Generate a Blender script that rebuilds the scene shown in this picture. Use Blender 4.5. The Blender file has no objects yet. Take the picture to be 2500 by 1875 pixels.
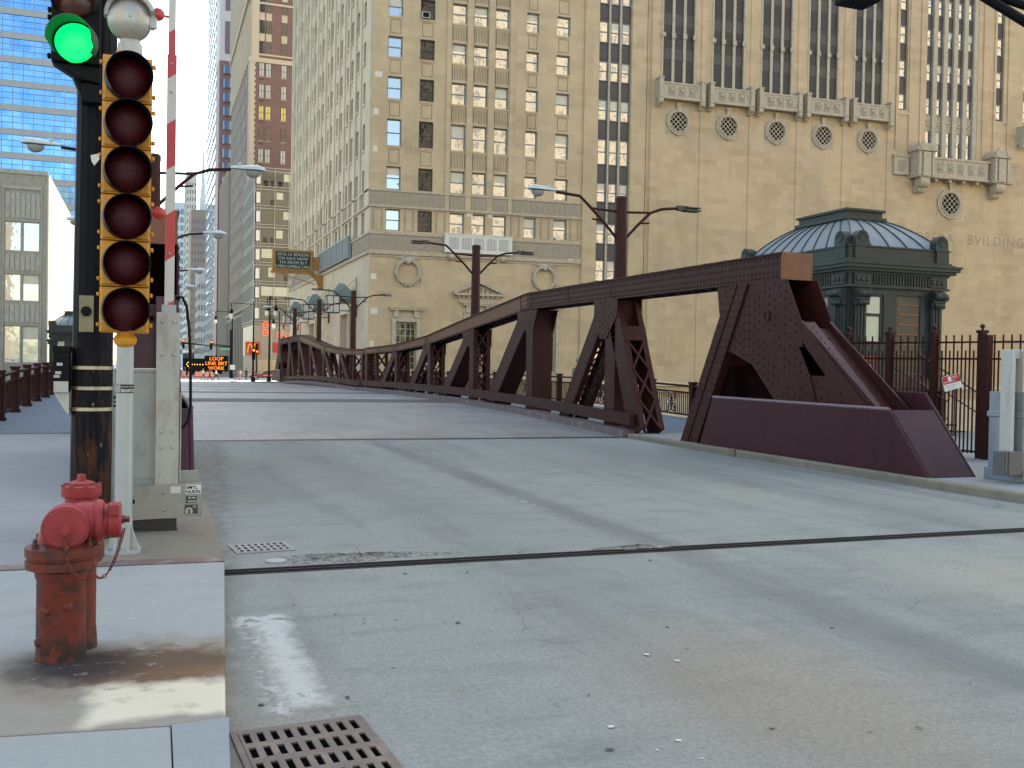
import bpy, bmesh, math, random
from math import sin, cos, pi, radians, sqrt, atan2, hypot
from mathutils import Vector, Matrix
random.seed(7)
SC = bpy.context.scene
COL = SC.collection

# ---------------------------------------------------------------- camera
YAW, PIT, ROL = radians(20.28), radians(-.967), radians(1.02)
F = Vector((sin(YAW)*cos(PIT), cos(YAW)*cos(PIT), sin(PIT)))
R0 = Vector((cos(YAW), -sin(YAW), 0)); U0 = R0.cross(F)
RR = R0*cos(ROL)+U0*sin(ROL); UU = U0*cos(ROL)-R0*sin(ROL)
cd = bpy.data.cameras.new('camera'); cam = bpy.data.objects.new('camera', cd); COL.objects.link(cam)
cam.matrix_world = Matrix(((RR.x, UU.x, -F.x, 0), (RR.y, UU.y, -F.y, 0), (RR.z, UU.z, -F.z, 1.6), (0, 0, 0, 1)))
cd.sensor_width = 36; cd.lens = 36*2400/2500; cd.clip_start = .05; cd.clip_end = 9000
SC.camera = cam

# ---------------------------------------------------------------- light
SUN_AZ, SUN_EL = radians(29), radians(46)
w = bpy.data.worlds.new('World'); SC.world = w; w.use_nodes = True
nt = w.node_tree; nt.nodes.clear()
sky = nt.nodes.new('ShaderNodeTexSky'); sky.sky_type = 'NISHITA'; sky.sun_disc = False
sky.sun_elevation = SUN_EL; sky.sun_rotation = SUN_AZ; sky.air_density = 1.0; sky.dust_density = 1.6; sky.ozone_density = 1.0
bg = nt.nodes.new('ShaderNodeBackground'); bg.inputs['Strength'].default_value = .15
wo = nt.nodes.new('ShaderNodeOutputWorld')
tint = nt.nodes.new('ShaderNodeMix'); tint.data_type = 'RGBA'; tint.blend_type = 'MULTIPLY'; tint.inputs[0].default_value = 1; tint.inputs[7].default_value = (1.08, 1.025, .86, 1)
nt.links.new(sky.outputs[0], tint.inputs[6]); nt.links.new(tint.outputs[2], bg.inputs[0]); nt.links.new(bg.outputs[0], wo.inputs[0])
sl = bpy.data.lights.new('sun', 'SUN'); sl.energy = 3.6; sl.angle = radians(.5); sl.color = (1, .93, .82)
so = bpy.data.objects.new('sun', sl); COL.objects.link(so)
sd = Vector((sin(SUN_AZ)*cos(SUN_EL), cos(SUN_AZ)*cos(SUN_EL), sin(SUN_EL)))
so.rotation_euler = sd.to_track_quat('Z', 'Y').to_euler(); so.location = (0, 0, 200)
vs = SC.view_settings; vs.view_transform = 'Standard'; vs.look = 'None'; vs.exposure = 1.95; vs.gamma = 1

# ---------------------------------------------------------------- mesh helpers
WL = {}
class MB:
    def __init__(s, xf=None): s.v = []; s.f = []; s.m = []; s.xf = xf
    def add(s, V, Fs, m=0):
        n = len(s.v)
        for p in V:
            s.v.append(tuple(s.xf(*p)) if s.xf else tuple(p))
        for f in Fs: s.f.append([n+i for i in f]); s.m.append(m)
    def quad(s, a, b, c, d, m=0): s.add([a, b, c, d], [(0, 1, 2, 3)], m)
    def hexa(s, P, m=0): s.add(P, [(0, 3, 2, 1), (4, 5, 6, 7), (0, 1, 5, 4), (1, 2, 6, 5), (2, 3, 7, 6), (3, 0, 4, 7)], m)
    def box(s, x0, x1, y0, y1, z0, z1, m=0):
        s.hexa([(x0, y0, z0), (x1, y0, z0), (x1, y1, z0), (x0, y1, z0), (x0, y0, z1), (x1, y0, z1), (x1, y1, z1), (x0, y1, z1)], m)
    def bar(s, p, q, w, h, m=0, up=(0, 0, 1)):
        p, q = Vector(p), Vector(q); d = (q-p).normalized(); u = Vector(up)
        if abs(d.dot(u)) > .98: u = Vector((1, 0, 0))
        a = d.cross(u).normalized()*w/2; b = a.cross(d).normalized()*h/2
        s.hexa([p-a-b, p+a-b, p+a+b, p-a+b, q-a-b, q+a-b, q+a+b, q-a+b], m)
    def tube(s, pts, r, n=8, m=0):
        pts = [Vector(p) for p in pts]; k = len(pts); rs = r if isinstance(r, (list, tuple)) else [r]*k
        V = []; Fs = []; prev = None
        for i, p in enumerate(pts):
            d = (pts[min(i+1, k-1)]-pts[max(i-1, 0)]).normalized()
            if prev is None: a = d.orthogonal().normalized()
            else:
                a = prev-d*prev.dot(d); a = a.normalized() if a.length > 1e-6 else d.orthogonal().normalized()
            prev = a; b = d.cross(a)
            for j in range(n):
                t = 2*pi*j/n; V.append(p+(a*cos(t)+b*sin(t))*rs[i])
        for i in range(k-1):
            for j in range(n):
                Fs.append((i*n+j, i*n+(j+1) % n, (i+1)*n+(j+1) % n, (i+1)*n+j))
        Fs.append(tuple(range(n))); Fs.append(tuple((k-1)*n+j for j in range(n)))
        s.add(V, Fs, m)
    def prism(s, poly, ax, a, b, m=0):
        mk = {'X': lambda u, v, t: (t, u, v), 'Y': lambda u, v, t: (u, t, v), 'Z': lambda u, v, t: (u, v, t)}[ax]
        n = len(poly); V = [mk(u, v, a) for u, v in poly]+[mk(u, v, b) for u, v in poly]
        Fs = [tuple(range(n)), tuple(range(n, 2*n))]+[(i, (i+1) % n, n+(i+1) % n, n+i) for i in range(n)]
        s.add(V, Fs, m)
    def lathe(s, prof, c=(0, 0, 0), n=16, m=0, ax=(0, 0, 1)):
        q = Vector((0, 0, 1)).rotation_difference(Vector(ax)); c = Vector(c); V = []; Fs = []; k = len(prof)
        for r, z in prof:
            for j in range(n):
                t = 2*pi*(j+.5)/n; V.append(c+q @ Vector((r*cos(t), r*sin(t), z)))
        for i in range(k-1):
            for j in range(n): Fs.append((i*n+j, i*n+(j+1) % n, (i+1)*n+(j+1) % n, (i+1)*n+j))
        if prof[0][0] > 1e-4: Fs.append(tuple(range(n)))
        if prof[-1][0] > 1e-4: Fs.append(tuple((k-1)*n+j for j in range(n)))
        s.add(V, Fs, m)
    def ring(s, c, r0, r1, o0, o1, n=24, m=0, ax='Y', sy=1):
        # flat annulus in the plane normal to axis, from o0 to o1 along it
        V = []; Fs = []
        for o in (o0, o1):
            for r in (r0, r1):
                for j in range(n):
                    t = 2*pi*j/n; u, v = r*cos(t), r*sin(t)*sy
                    V.append({'Y': (c[0]+u, c[1]+o, c[2]+v), 'X': (c[0]+o, c[1]+u, c[2]+v), 'Z': (c[0]+u, c[1]+v, c[2]+o)}[ax])
        for j in range(n):
            k = (j+1) % n
            Fs += [(j, k, n+k, n+j), (2*n+j, 2*n+k, 3*n+k, 3*n+j), (j, k, 2*n+k, 2*n+j), (n+j, n+k, 3*n+k, 3*n+j)]
        s.add(V, Fs, m)
    def rivet(s, c, nrm, r=.016, m=0):
        q = Vector((0, 0, 1)).rotation_difference(Vector(nrm)); c = Vector(c); V = []
        for rr, z in ((r, -.002), (r*.75, r*.6)):
            for j in range(6): V.append(c+q @ Vector((rr*cos(pi*j/3), rr*sin(pi*j/3), z)))
        s.add(V, [(j, (j+1) % 6, 6+(j+1) % 6, 6+j) for j in range(6)]+[(6, 7, 8, 9, 10, 11)], m)
    def build(s, name, mats, parent=None, smooth=False, bevel=0, rec=True, **props):
        me = bpy.data.meshes.new(name); off = WL.get(parent, Vector((0, 0, 0)))
        me.from_pydata([(a-off.x, b-off.y, c-off.z) for a, b, c in s.v], [], s.f)
        mats = mats if isinstance(mats, (list, tuple)) else [mats]
        for k in mats: me.materials.append(k)
        me.polygons.foreach_set('material_index', s.m)
        if rec:
            bm = bmesh.new(); bm.from_mesh(me); bmesh.ops.recalc_face_normals(bm, faces=bm.faces); bm.to_mesh(me); bm.free()
        if smooth:
            me.polygons.foreach_set('use_smooth', [True]*len(me.polygons))
            try: me.set_sharp_from_angle(angle=radians(38))
            except Exception: pass
        o = bpy.data.objects.new(name, me); COL.objects.link(o)
        if parent: o.parent = parent; WL[o] = off
        if bevel:
            b = o.modifiers.new('bevel', 'BEVEL'); b.width = bevel; b.segments = 2; b.limit_method = 'ANGLE'; b.angle_limit = radians(50)
            try: b.harden_normals = False
            except Exception: pass
        for k, v in props.items(): o[k] = v
        return o
def thing(name, label, cat, loc=(0, 0, 0), group=None):
    o = bpy.data.objects.new(name, None); o.empty_display_size = .3; COL.objects.link(o); o.location = loc
    WL[o] = Vector(loc); o['label'] = label; o['category'] = cat
    if group: o['group'] = group
    return o
def tag(o, label, cat, group=None):
    o['label'] = label; o['category'] = cat
    if group: o['group'] = group
    return o
def struct(o): o['kind'] = 'structure'; return o
def stuff(o): o['kind'] = 'stuff'; return o
def copy_tree(o, parent=None):
    c = o.copy(); COL.objects.link(c)
    if parent: c.parent = parent
    for ch in list(o.children): copy_tree(ch, c)
    return c
def dup(o, loc, label=None, rz=0, sc=None):
    c = copy_tree(o); c.location = loc; c.rotation_euler = (0, 0, rz)
    if sc: c.scale = sc
    if label: c['label'] = label
    return c
def text_geo(txt, size, ext=.004, bold=0, sp=1.0, align='LEFT'):
    cu = bpy.data.curves.new('t', 'FONT'); cu.body = txt; cu.size = size; cu.extrude = ext; cu.offset = bold; cu.space_character = sp
    cu.align_x = align; cu.resolution_u = 3
    o = bpy.data.objects.new('t', cu); COL.objects.link(o)
    me = bpy.data.meshes.new_from_object(o.evaluated_get(bpy.context.evaluated_depsgraph_get()))
    V = [tuple(v.co) for v in me.vertices]; Fs = [tuple(p.vertices) for p in me.polygons]
    bpy.data.objects.remove(o); bpy.data.curves.remove(cu); bpy.data.meshes.remove(me)
    return V, Fs
def put_text(mb, txt, size, org, ux, uy, m=0, ext=.004, bold=0, sp=1.0, align='LEFT', sx=1.0):
    V, Fs = text_geo(txt, size, ext, bold, sp, align); ux, uy, org = Vector(ux), Vector(uy), Vector(org); un = ux.cross(uy)
    mb.add([org+ux*(a*sx)+uy*b+un*c for a, b, c in V], Fs, m)

# ---------------------------------------------------------------- materials
class NT:
    def __init__(s, name):
        s.mat = bpy.data.materials.new(name); s.mat.use_nodes = True; s.t = s.mat.node_tree; s.t.nodes.clear()
        s.out = s.n('ShaderNodeOutputMaterial'); s.b = s.n('ShaderNodeBsdfPrincipled'); s.l(s.b.outputs[0], s.out.inputs[0])
        s.tc = s.n('ShaderNodeTexCoord'); s.P = s.tc.outputs['Object']
    def n(s, t, **k):
        x = s.t.nodes.new(t)
        for a, b in k.items(): setattr(x, a, b)
        return x
    def l(s, a, b): s.t.links.new(a, b)
    def setv(s, sock, v):
        if hasattr(v, 'is_linked') or hasattr(v, 'links'): s.l(v, sock)
        else: sock.default_value = v
    def mp(s, scale=(1, 1, 1), loc=(0, 0, 0), src=None):
        x = s.n('ShaderNodeMapping'); s.l(src or s.P, x.inputs[0]); x.inputs['Scale'].default_value = scale; x.inputs['Location'].default_value = loc
        return x.outputs[0]
    def noise(s, scale=5, detail=4, vec=None, rough=.55, dist=0):
        x = s.n('ShaderNodeTexNoise'); s.l(vec or s.P, x.inputs['Vector']); x.inputs['Scale'].default_value = scale
        x.inputs['Detail'].default_value = detail; x.inputs['Roughness'].default_value = rough; x.inputs['Distortion'].default_value = dist
        return x.outputs['Fac']
    def math(s, op, a, b=0., c=None, clamp=False):
        x = s.n('ShaderNodeMath', operation=op, use_clamp=clamp); s.setv(x.inputs[0], a); s.setv(x.inputs[1], b)
        if c is not None: s.setv(x.inputs[2], c)
        return x.outputs[0]
    def ramp(s, v, a, b):
        x = s.n('ShaderNodeMapRange'); x.clamp = True; s.l(v, x.inputs[0]); x.inputs[1].default_value = a; x.inputs[2].default_value = b
        return x.outputs[0]
    def mix(s, f, a, b):
        x = s.n('ShaderNodeMix', data_type='RGBA'); s.setv(x.inputs[0], f)
        for i, v in ((6, a), (7, b)):
            if isinstance(v, (tuple, list)): x.inputs[i].default_value = (*v[:3], 1)
            else: s.l(v, x.inputs[i])
        return x.outputs[2]
    def xyz(s, src=None):
        x = s.n('ShaderNodeSeparateXYZ'); s.l(src or s.P, x.inputs[0]); return x.outputs
    def comb(s, a, b, c=0.):
        x = s.n('ShaderNodeCombineXYZ'); s.setv(x.inputs[0], a); s.setv(x.inputs[1], b); s.setv(x.inputs[2], c); return x.outputs[0]
    def bump(s, h, st=.3, d=.02):
        x = s.n('ShaderNodeBump'); x.inputs['Strength'].default_value = st; x.inputs['Distance'].default_value = d; s.l(h, x.inputs['Height'])
        s.l(x.outputs[0], s.b.inputs['Normal']); return x
    def ell(s, cx, cy, rx, ry, n=0., soft=.25):
        X = s.xyz(); a = s.math('DIVIDE', s.math('SUBTRACT', X[0], cx), rx); b = s.math('DIVIDE', s.math('SUBTRACT', X[1], cy), ry)
        d = s.math('SQRT', s.math('ADD', s.math('MULTIPLY', a, a), s.math('MULTIPLY', b, b)))
        if n: d = s.math('ADD', d, s.math('MULTIPLY', s.math('SUBTRACT', s.noise(6, 6), .5), n))
        return s.math('SUBTRACT', 1., s.ramp(d, 1-soft, 1+soft))
    def rect(s, x0, x1, y0, y1, n=0., soft=.04, sc=9):
        X = s.xyz(); a = s.math('SUBTRACT', s.math('ABSOLUTE', s.math('SUBTRACT', X[0], (x0+x1)/2)), (x1-x0)/2)
        b = s.math('SUBTRACT', s.math('ABSOLUTE', s.math('SUBTRACT', X[1], (y0+y1)/2)), (y1-y0)/2)
        d = s.math('MAXIMUM', a, b)
        if n: d = s.math('ADD', d, s.math('MULTIPLY', s.math('SUBTRACT', s.noise(sc, 6), .5), n))
        return s.math('SUBTRACT', 1., s.ramp(d, -soft, soft))
    def fin(s, col, rough=.6, metal=0., spec=.5):
        if isinstance(col, (tuple, list)): s.b.inputs['Base Color'].default_value = (*col[:3], 1)
        else: s.l(col, s.b.inputs['Base Color'])
        s.setv(s.b.inputs['Roughness'], rough); s.b.inputs['Metallic'].default_value = metal
        s.b.inputs['Specular IOR Level'].default_value = spec
        return s.mat
def dk(c, k): return tuple(min(1, x*k) for x in c)
def M(name, col, rough=.6, metal=0., var=.18, scale=6, bump=.15, bs=60, dirt=None, dz=.15, spec=.5):
    """painted / plain surface: mottled colour, fine bump, optional streaky dirt of its own colour"""
    t = NT(name); c = t.mix(t.noise(scale, 5), dk(col, 1-var), dk(col, 1+var))
    if dirt:
        k = t.ramp(t.noise(3.5, 6, t.mp((1.6, 1.6, dz*3))), .5, .72); c = t.mix(k, c, dirt)
    r = t.math('ADD', rough-.08, t.math('MULTIPLY', t.noise(scale*2.5, 3), .16))
    if bump: t.bump(t.noise(bs, 3), bump, .01)
    return t.fin(c, r, metal, spec)
def MG(name, col=(.012, .016, .02), wav=.025, sc=.9, ior=1.9, rough=.03, metal=0.):
    """window glass: dark, mirror-like, slightly wavy sheets"""
    t = NT(name); t.bump(t.noise(sc, 2), wav, .5); t.b.inputs['IOR'].default_value = ior
    return t.fin(col, rough, metal, .6)
def ME(name, col, st):
    t = NT(name); t.b.inputs['Emission Color'].default_value = (*col, 1); t.b.inputs['Emission Strength'].default_value = st
    return t.fin(dk(col, .5), .4)
def MST(name, c1, c2, bw=1.25, bh=.58, mortar=.90, var=.16, stain=(.36, .285, .195), st=.65):
    """ashlar stone: courses of slightly different blocks, thin joints, rain stains"""
    t = NT(name); X = t.xyz(); u = t.math('ADD', X[0], X[1]); v = t.comb(u, X[2], 0.)
    br = t.n('ShaderNodeTexBrick'); t.l(v, br.inputs['Vector']); br.inputs['Scale'].default_value = 1
    br.inputs['Brick Width'].default_value = bw; br.inputs['Row Height'].default_value = bh; br.inputs['Mortar Size'].default_value = .010
    br.inputs['Color1'].default_value = (*c1, 1); br.inputs['Color2'].default_value = (*c2, 1); br.inputs['Mortar'].default_value = (*dk(c1, mortar), 1); br.inputs['Bias'].default_value = -.1
    wn = t.n('ShaderNodeTexWhiteNoise')
    row = t.math('FLOOR', t.math('DIVIDE', X[2], bh)); off = t.math('MULTIPLY', t.math('SUBTRACT', 1., t.math('ABSOLUTE', t.math('MODULO', row, 2.))), bw*.5)
    fl = t.comb(t.math('FLOOR', t.math('DIVIDE', t.math('ADD', u, off), bw)), row, 0.); t.l(fl, wn.inputs['Vector'])
    c = t.mix(t.math('MULTIPLY', t.math('MULTIPLY', t.math('POWER', wn.outputs['Value'], 2.), t.ramp(t.noise(.13, 3, v), .38, .62)), .75), br.outputs['Color'], dk(c2, .76))
    c = t.mix(t.math('MULTIPLY', t.ramp(t.noise(.35, 6, t.comb(u, t.math('MULTIPLY', X[2], .35), 0.)), .42, .75), st), c, stain)
    c = t.mix(t.math('MULTIPLY', t.ramp(t.noise(.9, 6, t.comb(u, t.math('MULTIPLY', X[2], .12), 3.), .65), .52, .70), st*.55), c, dk(stain, .85))
    c = t.mix(t.math('MULTIPLY', t.ramp(t.noise(.22, 4, v), .45, .65), .35), c, dk(c1, 1.12))
    c = t.mix(t.math('MULTIPLY', t.noise(14, 4), var), c, dk(c1, .55))
    t.bump(t.noise(25, 4), .25, .02)
    return t.fin(c, .85, 0, .3)
STONE = MST('limestone', (.545, .415, .262), (.47, .355, .218), 1.35, .60)
STONE_L = MST('limestone_light', (.57, .49, .36), (.52, .44, .32), 1.6, .8, .85, .08, (.45, .385, .29), .25)
TRIM = M('carved_stone', (.43, .365, .275), .85, var=.16, scale=3, bump=.3, bs=18, dirt=(.27, .225, .165), dz=.3)
PALE = M('new_stone_patch', (.62, .57, .47), .8, var=.06)
SPAND = M('bronze_spandrel', (.060, .052, .05), .5, var=.2)
LOUV = M('dark_louvre', (.030, .027, .025), .55, var=.25, scale=2)
GLASS = MG('window_glass', wav=.016, ior=3.6); GLASSD = MG('window_glass_dark', (.006, .007, .009), .03, .7, 1.5)
t = NT('curtain_wall_glass'); X = t.xyz(); wn = t.n('ShaderNodeTexWhiteNoise'); t.l(t.comb(t.math('FLOOR', t.math('DIVIDE', X[0], 1.62)), t.math('FLOOR', t.math('DIVIDE', X[2], 1.02)), 0.), wn.inputs['Vector'])
c = t.mix(wn.outputs['Value'], (.10, .235, .47), (.165, .32, .56)); t.bump(t.noise(.3, 2), .014, .5); GLASSB = t.fin(c, .03, 1., .5)
BLIND = M('window_blind', (.55, .52, .42), .35, var=.06, scale=3, spec=.8)
FRAMEB = M('blue_grey_frame', (.17, .20, .225), .5); FRAMED = M('dark_frame', (.03, .03, .032), .4); FRAMEY = M('cream_frame', (.42, .34, .17), .5)
MAR = M('maroon_steel_paint', (.041, .0122, .0108), .55, var=.2, scale=2.2, bump=.14, bs=40, dirt=(.030, .010, .0095), dz=.15, spec=.16)
MARSKY = M('sky_lit_maroon', (.105, .042, .024), .5, var=.18, scale=2, bump=.12, bs=40, spec=.2)  # maroon steel made brighter and browner: sky sheen put into the colour
PUR = M('purple_steel_paint', (.045, .0125, .018), .5, var=.16, scale=1.4, bump=.1, bs=60, dirt=(.030, .0105, .013), dz=.1, spec=.2)
BLK = M('black_metal', (.004, .0045, .006), .6, var=.3, spec=.15)
IRON = M('dark_iron', (.022, .016, .015), .5)
GALV = M('galvanised_steel', (.36, .38, .39), .5, .35, var=.15, scale=5, bump=.1)
GREYP = M('grey_paint', (.42, .42, .40), .55, var=.07, scale=2, dirt=(.26, .25, .22), dz=.1)
YEL = M('signal_yellow', (.58, .255, .012), .45, var=.07, scale=4, bump=.06, dirt=(.42, .19, .02), dz=.1)
RLENS = M('dark_red_lens', (.052, .003, .005), .32, var=.4, scale=26, bump=.6, bs=90, spec=.25)
REDLAMP = M('red_lamp_lens', (.45, .012, .012), .2, var=.2, scale=30, bump=.4, bs=90, spec=.8)
WHITE = M('white_paint', (.68, .68, .66), .5, var=.06)
LAMPB = M('lamp_housing', (.42, .46, .47), .45, var=.06); LAMPG = MG('lamp_lens', (.25, .27, .27), .02, 8, 1.6, .1)
COP = M('dark_green_metal', (.027, .036, .034), .5, var=.16, scale=2.5, bump=.15, bs=30, dirt=(.017, .022, .021), dz=.2, spec=.3)
LEAD = M('lead_roof', (.115, .15, .172), .5, .1, var=.14, scale=1.2, bump=.12, dirt=(.13, .16, .18), dz=.4)
VERD = M('green_copper', (.16, .21, .18), .6, var=.2)
GOLD = M('gilded_bronze', (.38, .19, .045), .5, .2, var=.16, scale=3, dirt=(.22, .11, .03))
ORANGE = M('barrel_orange', (.75, .13, .025), .5); GREEN = M('sign_green', (.01, .22, .11), .5)
REDS = M('sign_red', (.42, .02, .02), .5); REDP = M('red_cabinet_paint', (.20, .012, .012), .45)
RUBBER = M('black_rubber', (.014, .014, .016), .8, var=.3, bump=.3, bs=30)

# ---------------------------------------------------------------- surfaces of the setting
def mat_road():
    t = NT('road_concrete'); X = t.xyz()
    c = t.mix(t.noise(.35, 6, t.mp((1, .45, 1))), (.196, .212, .199), (.295, .311, .288))
    c = t.mix(t.math('MULTIPLY', t.ramp(t.noise(.8, 7, t.mp((1.6, .16, 1)), .6, .4), .5, .72), .55), c, (.115, .12, .126))
    c = t.mix(t.math('MULTIPLY', t.ramp(t.noise(2.6, 8, t.mp((.5, 1.5, 1), (7, 0, 0)), .72), .50, .72), .5), c, (.10, .108, .11))
    c = t.mix(t.math('MULTIPLY', t.ramp(t.noise(.9, 6, t.mp((.8, .8, 1), (2, 5, 0)), .6), .55, .72), .5), c, (.30, .31, .30))
    c = t.mix(t.math('MULTIPLY', t.ramp(t.noise(5, 8, t.mp((2.2, .25, 1), (1, 4, 0)), .7), .60, .72), .45), c, (.08, .085, .09))
    # two wheel tracks darkened by tyres
    for x0, wd, k in ((4.38, .30, .55), (2.6, .7, .22), (8.1, .9, .25)):
        d = t.math('ABSOLUTE', t.math('SUBTRACT', X[0], t.math('ADD', x0-.12, t.math('MULTIPLY', t.noise(.3, 2), .24 if x0 == 4.38 else .7))))
        k2 = t.math('MULTIPLY', t.math('SUBTRACT', 1., t.ramp(d, .1, wd)), t.math('MULTIPLY', t.noise(2.2, 5, t.mp((1, .18, 1))), k*1.5))
        c = t.mix(k2, c, (.085, .088, .095))
    c = t.mix(t.math('MULTIPLY', t.ell(3.0, 4.05, .75, 1.15, .6, .6), .5), c, (.29, .215, .145))
    c = t.mix(t.math('MULTIPLY', t.ell(6.4, 5.9, .9, .9, .8, .6), .45), c, (.36, .34, .255))
    c = t.mix(t.math('MULTIPLY', t.ell(7.3, 10.8, .5, 1.6, .9, .6), .4), c, (.34, .34, .28))
    c = t.mix(t.math('MULTIPLY', t.ramp(t.noise(1.4, 7, t.mp((1, .7, 1), (3, 8, 0)), .65), .54, .70), .35), c, (.145, .14, .125))
    c = t.mix(t.math('MULTIPLY', t.ell(.55, 4.3, .35, 1.2, .9, .5), .35), c, (.26, .22, .17))
    c = t.mix(t.math('MULTIPLY', t.ramp(t.noise(34, 7, None, .75), .40, .68), .55), c, (.088, .096, .09))
    c = t.mix(t.math('MULTIPLY', t.ramp(t.noise(120, 2), .60, .70), .55), c, (.40, .40, .38))
    d = t.math('SUBTRACT', X[0], t.math('ADD', .05, t.math('MULTIPLY', X[1], .0645))); k3 = t.math('MULTIPLY', t.math('SUBTRACT', 1., t.ramp(d, .0, .17)), t.ramp(t.noise(7, 6, t.mp((1, .5, 1))), .35, .6))
    c = t.mix(t.math('MULTIPLY', k3, .55), c, (.12, .112, .098))
    # gum spots and tar specks
    v = t.n('ShaderNodeTexVoronoi'); t.l(t.mp((2.1, 2.1, 0)), v.inputs['Vector']); v.inputs['Scale'].default_value = 1
    dd = t.math('ADD', v.outputs['Distance'], t.math('MULTIPLY', t.noise(30, 3), .05))
    rr = t.n('ShaderNodeTexWhiteNoise'); t.l(v.outputs['Position'], rr.inputs['Vector'])
    c = t.mix(t.math('MULTIPLY', t.math('LESS_THAN', dd, t.math('MULTIPLY', t.math('POWER', rr.outputs['Value'], 2.), .072)), .75), c, (.045, .045, .048))
    # worn white paint near the left kerb, a scrubbed patch and a short dash farther up
    n1 = t.ramp(t.noise(8, 8, t.mp((1.1, .8, 1)), .72), .36, .42)
    pm = t.math('MULTIPLY', t.rect(.63, .80, 4.62, 6.2, .22, .05), n1); pm = t.math('MAXIMUM', pm, t.math('MULTIPLY', t.rect(.52, .84, 6.10, 6.36, .14, .03), t.ramp(t.noise(11, 8), .42, .48)))
    pm = t.math('MAXIMUM', pm, t.math('MULTIPLY', t.rect(.52, .66, 4.5, 6.2, .3, .05), t.ramp(t.noise(9, 8), .52, .57)))
    pm = t.math('MAXIMUM', pm, t.math('MULTIPLY', t.rect(4.18, 4.28, 9.4, 12.2, .05, .03), t.math('MULTIPLY', t.ramp(t.noise(6, 7), .5, .62), .45)))
    c = t.mix(t.math('MULTIPLY', pm, .85), c, (.43, .44, .42))
    # hairline cracks
    v2 = t.n('ShaderNodeTexVoronoi', feature='DISTANCE_TO_EDGE'); q = t.n('ShaderNodeMixRGB'); q.inputs[0].default_value = .25
    t.l(t.P, q.inputs[1]); nn = t.n('ShaderNodeTexNoise'); nn.inputs['Scale'].default_value = 1.3; nn.inputs['Detail'].default_value = 6; t.l(t.P, nn.inputs['Vector']); t.l(nn.outputs['Color'], q.inputs[2])
    t.l(q.outputs[0], v2.inputs['Vector']); v2.inputs['Scale'].default_value = .42
    ck = t.math('MULTIPLY', t.math('LESS_THAN', v2.outputs['Distance'], .0016), t.ramp(t.noise(.7, 2), .52, .56))
    c = t.mix(t.math('MULTIPLY', ck, .35), c, (.07, .07, .07))
    t.bump(t.math('ADD', t.noise(90, 4), t.math('MULTIPLY', t.noise(4, 3), .6)), .32, .012)
    return t.fin(c, t.math('ADD', .72, t.math('MULTIPLY', t.noise(2, 3), .2)), 0, .25)
def mat_walk(name, a, b, blue=False):
    t = NT(name)
    c = t.mix(t.noise(.9, 6, t.mp((1, .6, 1))), a, b)
    c = t.mix(t.math('MULTIPLY', t.ramp(t.noise(45, 6, None, .7), .4, .75), .25), c, dk(a, .55))
    c = t.mix(t.math('MULTIPLY', t.ramp(t.noise(2.2, 6, t.mp((.5, 1.6, 1))), .55, .7), .3), c, dk(a, .72))
    t.bump(t.noise(90, 4), .3, .01)
    return t, c
def mat_hydslab():
    t, c = mat_walk('hydrant_slab', (.26, .272, .27), (.34, .348, .335))
    c = t.mix(t.math('MULTIPLY', t.math('SUBTRACT', 1., t.ramp(t.xyz()[1], 5.0, 5.75)), .75), c, (.235, .21, .165))
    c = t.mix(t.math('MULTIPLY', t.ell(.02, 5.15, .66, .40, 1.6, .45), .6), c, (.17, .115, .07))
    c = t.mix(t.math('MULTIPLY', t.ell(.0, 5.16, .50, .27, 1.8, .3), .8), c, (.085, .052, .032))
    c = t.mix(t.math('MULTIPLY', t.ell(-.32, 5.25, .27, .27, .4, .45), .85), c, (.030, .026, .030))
    c = t.mix(t.math('MULTIPLY', t.ell(.30, 4.98, .3, .09, .9, .6), .5), c, (.20, .115, .055))
    c = t.mix(t.math('MULTIPLY', t.rect(-.22, .9, 4.37, 4.83, .34, .05, 4), t.ramp(t.noise(7, 7), .25, .45)), c, (.56, .51, .40))
    c = t.mix(t.math('MULTIPLY', t.ramp(t.noise(9, 8, t.mp((1, 1.5, 1)), .7), .60, .66), .35), c, (.48, .47, .43))
    return t.fin(c, .9, 0, .15)
def mat_simple(name, a, b):
    t, c = mat_walk(name, a, b); return t.fin(c, .9, 0, .15)
def mat_grid():
    t = NT('steel_grid_deck'); X = t.xyz()
    lx = t.math('LESS_THAN', t.math('FRACT', t.math('MULTIPLY', X[0], 4.2)), .13)
    fx = t.math('FRACT', t.math('MULTIPLY', X[0], 17.)); fy = t.math('FRACT', t.math('MULTIPLY', X[1], 8.))
    hole = t.math('MULTIPLY', t.math('GREATER_THAN', fx, .45), t.math('GREATER_THAN', fy, .4))
    c = t.mix(t.noise(.5, 5, t.mp((1, .3, 1))), (.19, .205, .215), (.27, .275, .27))
    hole = t.math('MULTIPLY', hole, t.ramp(t.noise(.6, 5), .38, .62))
    c = t.mix(t.math('MULTIPLY', hole, .85), c, (.055, .06, .07)); c = t.mix(t.math('MULTIPLY', lx, .22), c, (.33, .34, .35))
    c = t.mix(t.math('MULTIPLY', t.ramp(t.noise(1.2, 5, t.mp((2, .3, 1))), .5, .7), .4), c, (.13, .115, .105))
    t.bump(t.math('SUBTRACT', 1., hole), .3, .02)
    return t.fin(c, .5, .25, .5)
ROAD = mat_road(); GRID = mat_grid()
CONC = mat_simple('pavement_concrete', (.215, .225, .235), (.28, .285, .285)); CONCW = mat_simple('pale_concrete', (.33, .345, .355), (.42, .425, .42))
DECKW = mat_simple('bridge_walkway', (.135, .165, .205), (.165, .195, .235)); KERB = mat_simple('kerb_concrete', (.13, .122, .10), (.27, .255, .205))
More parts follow.
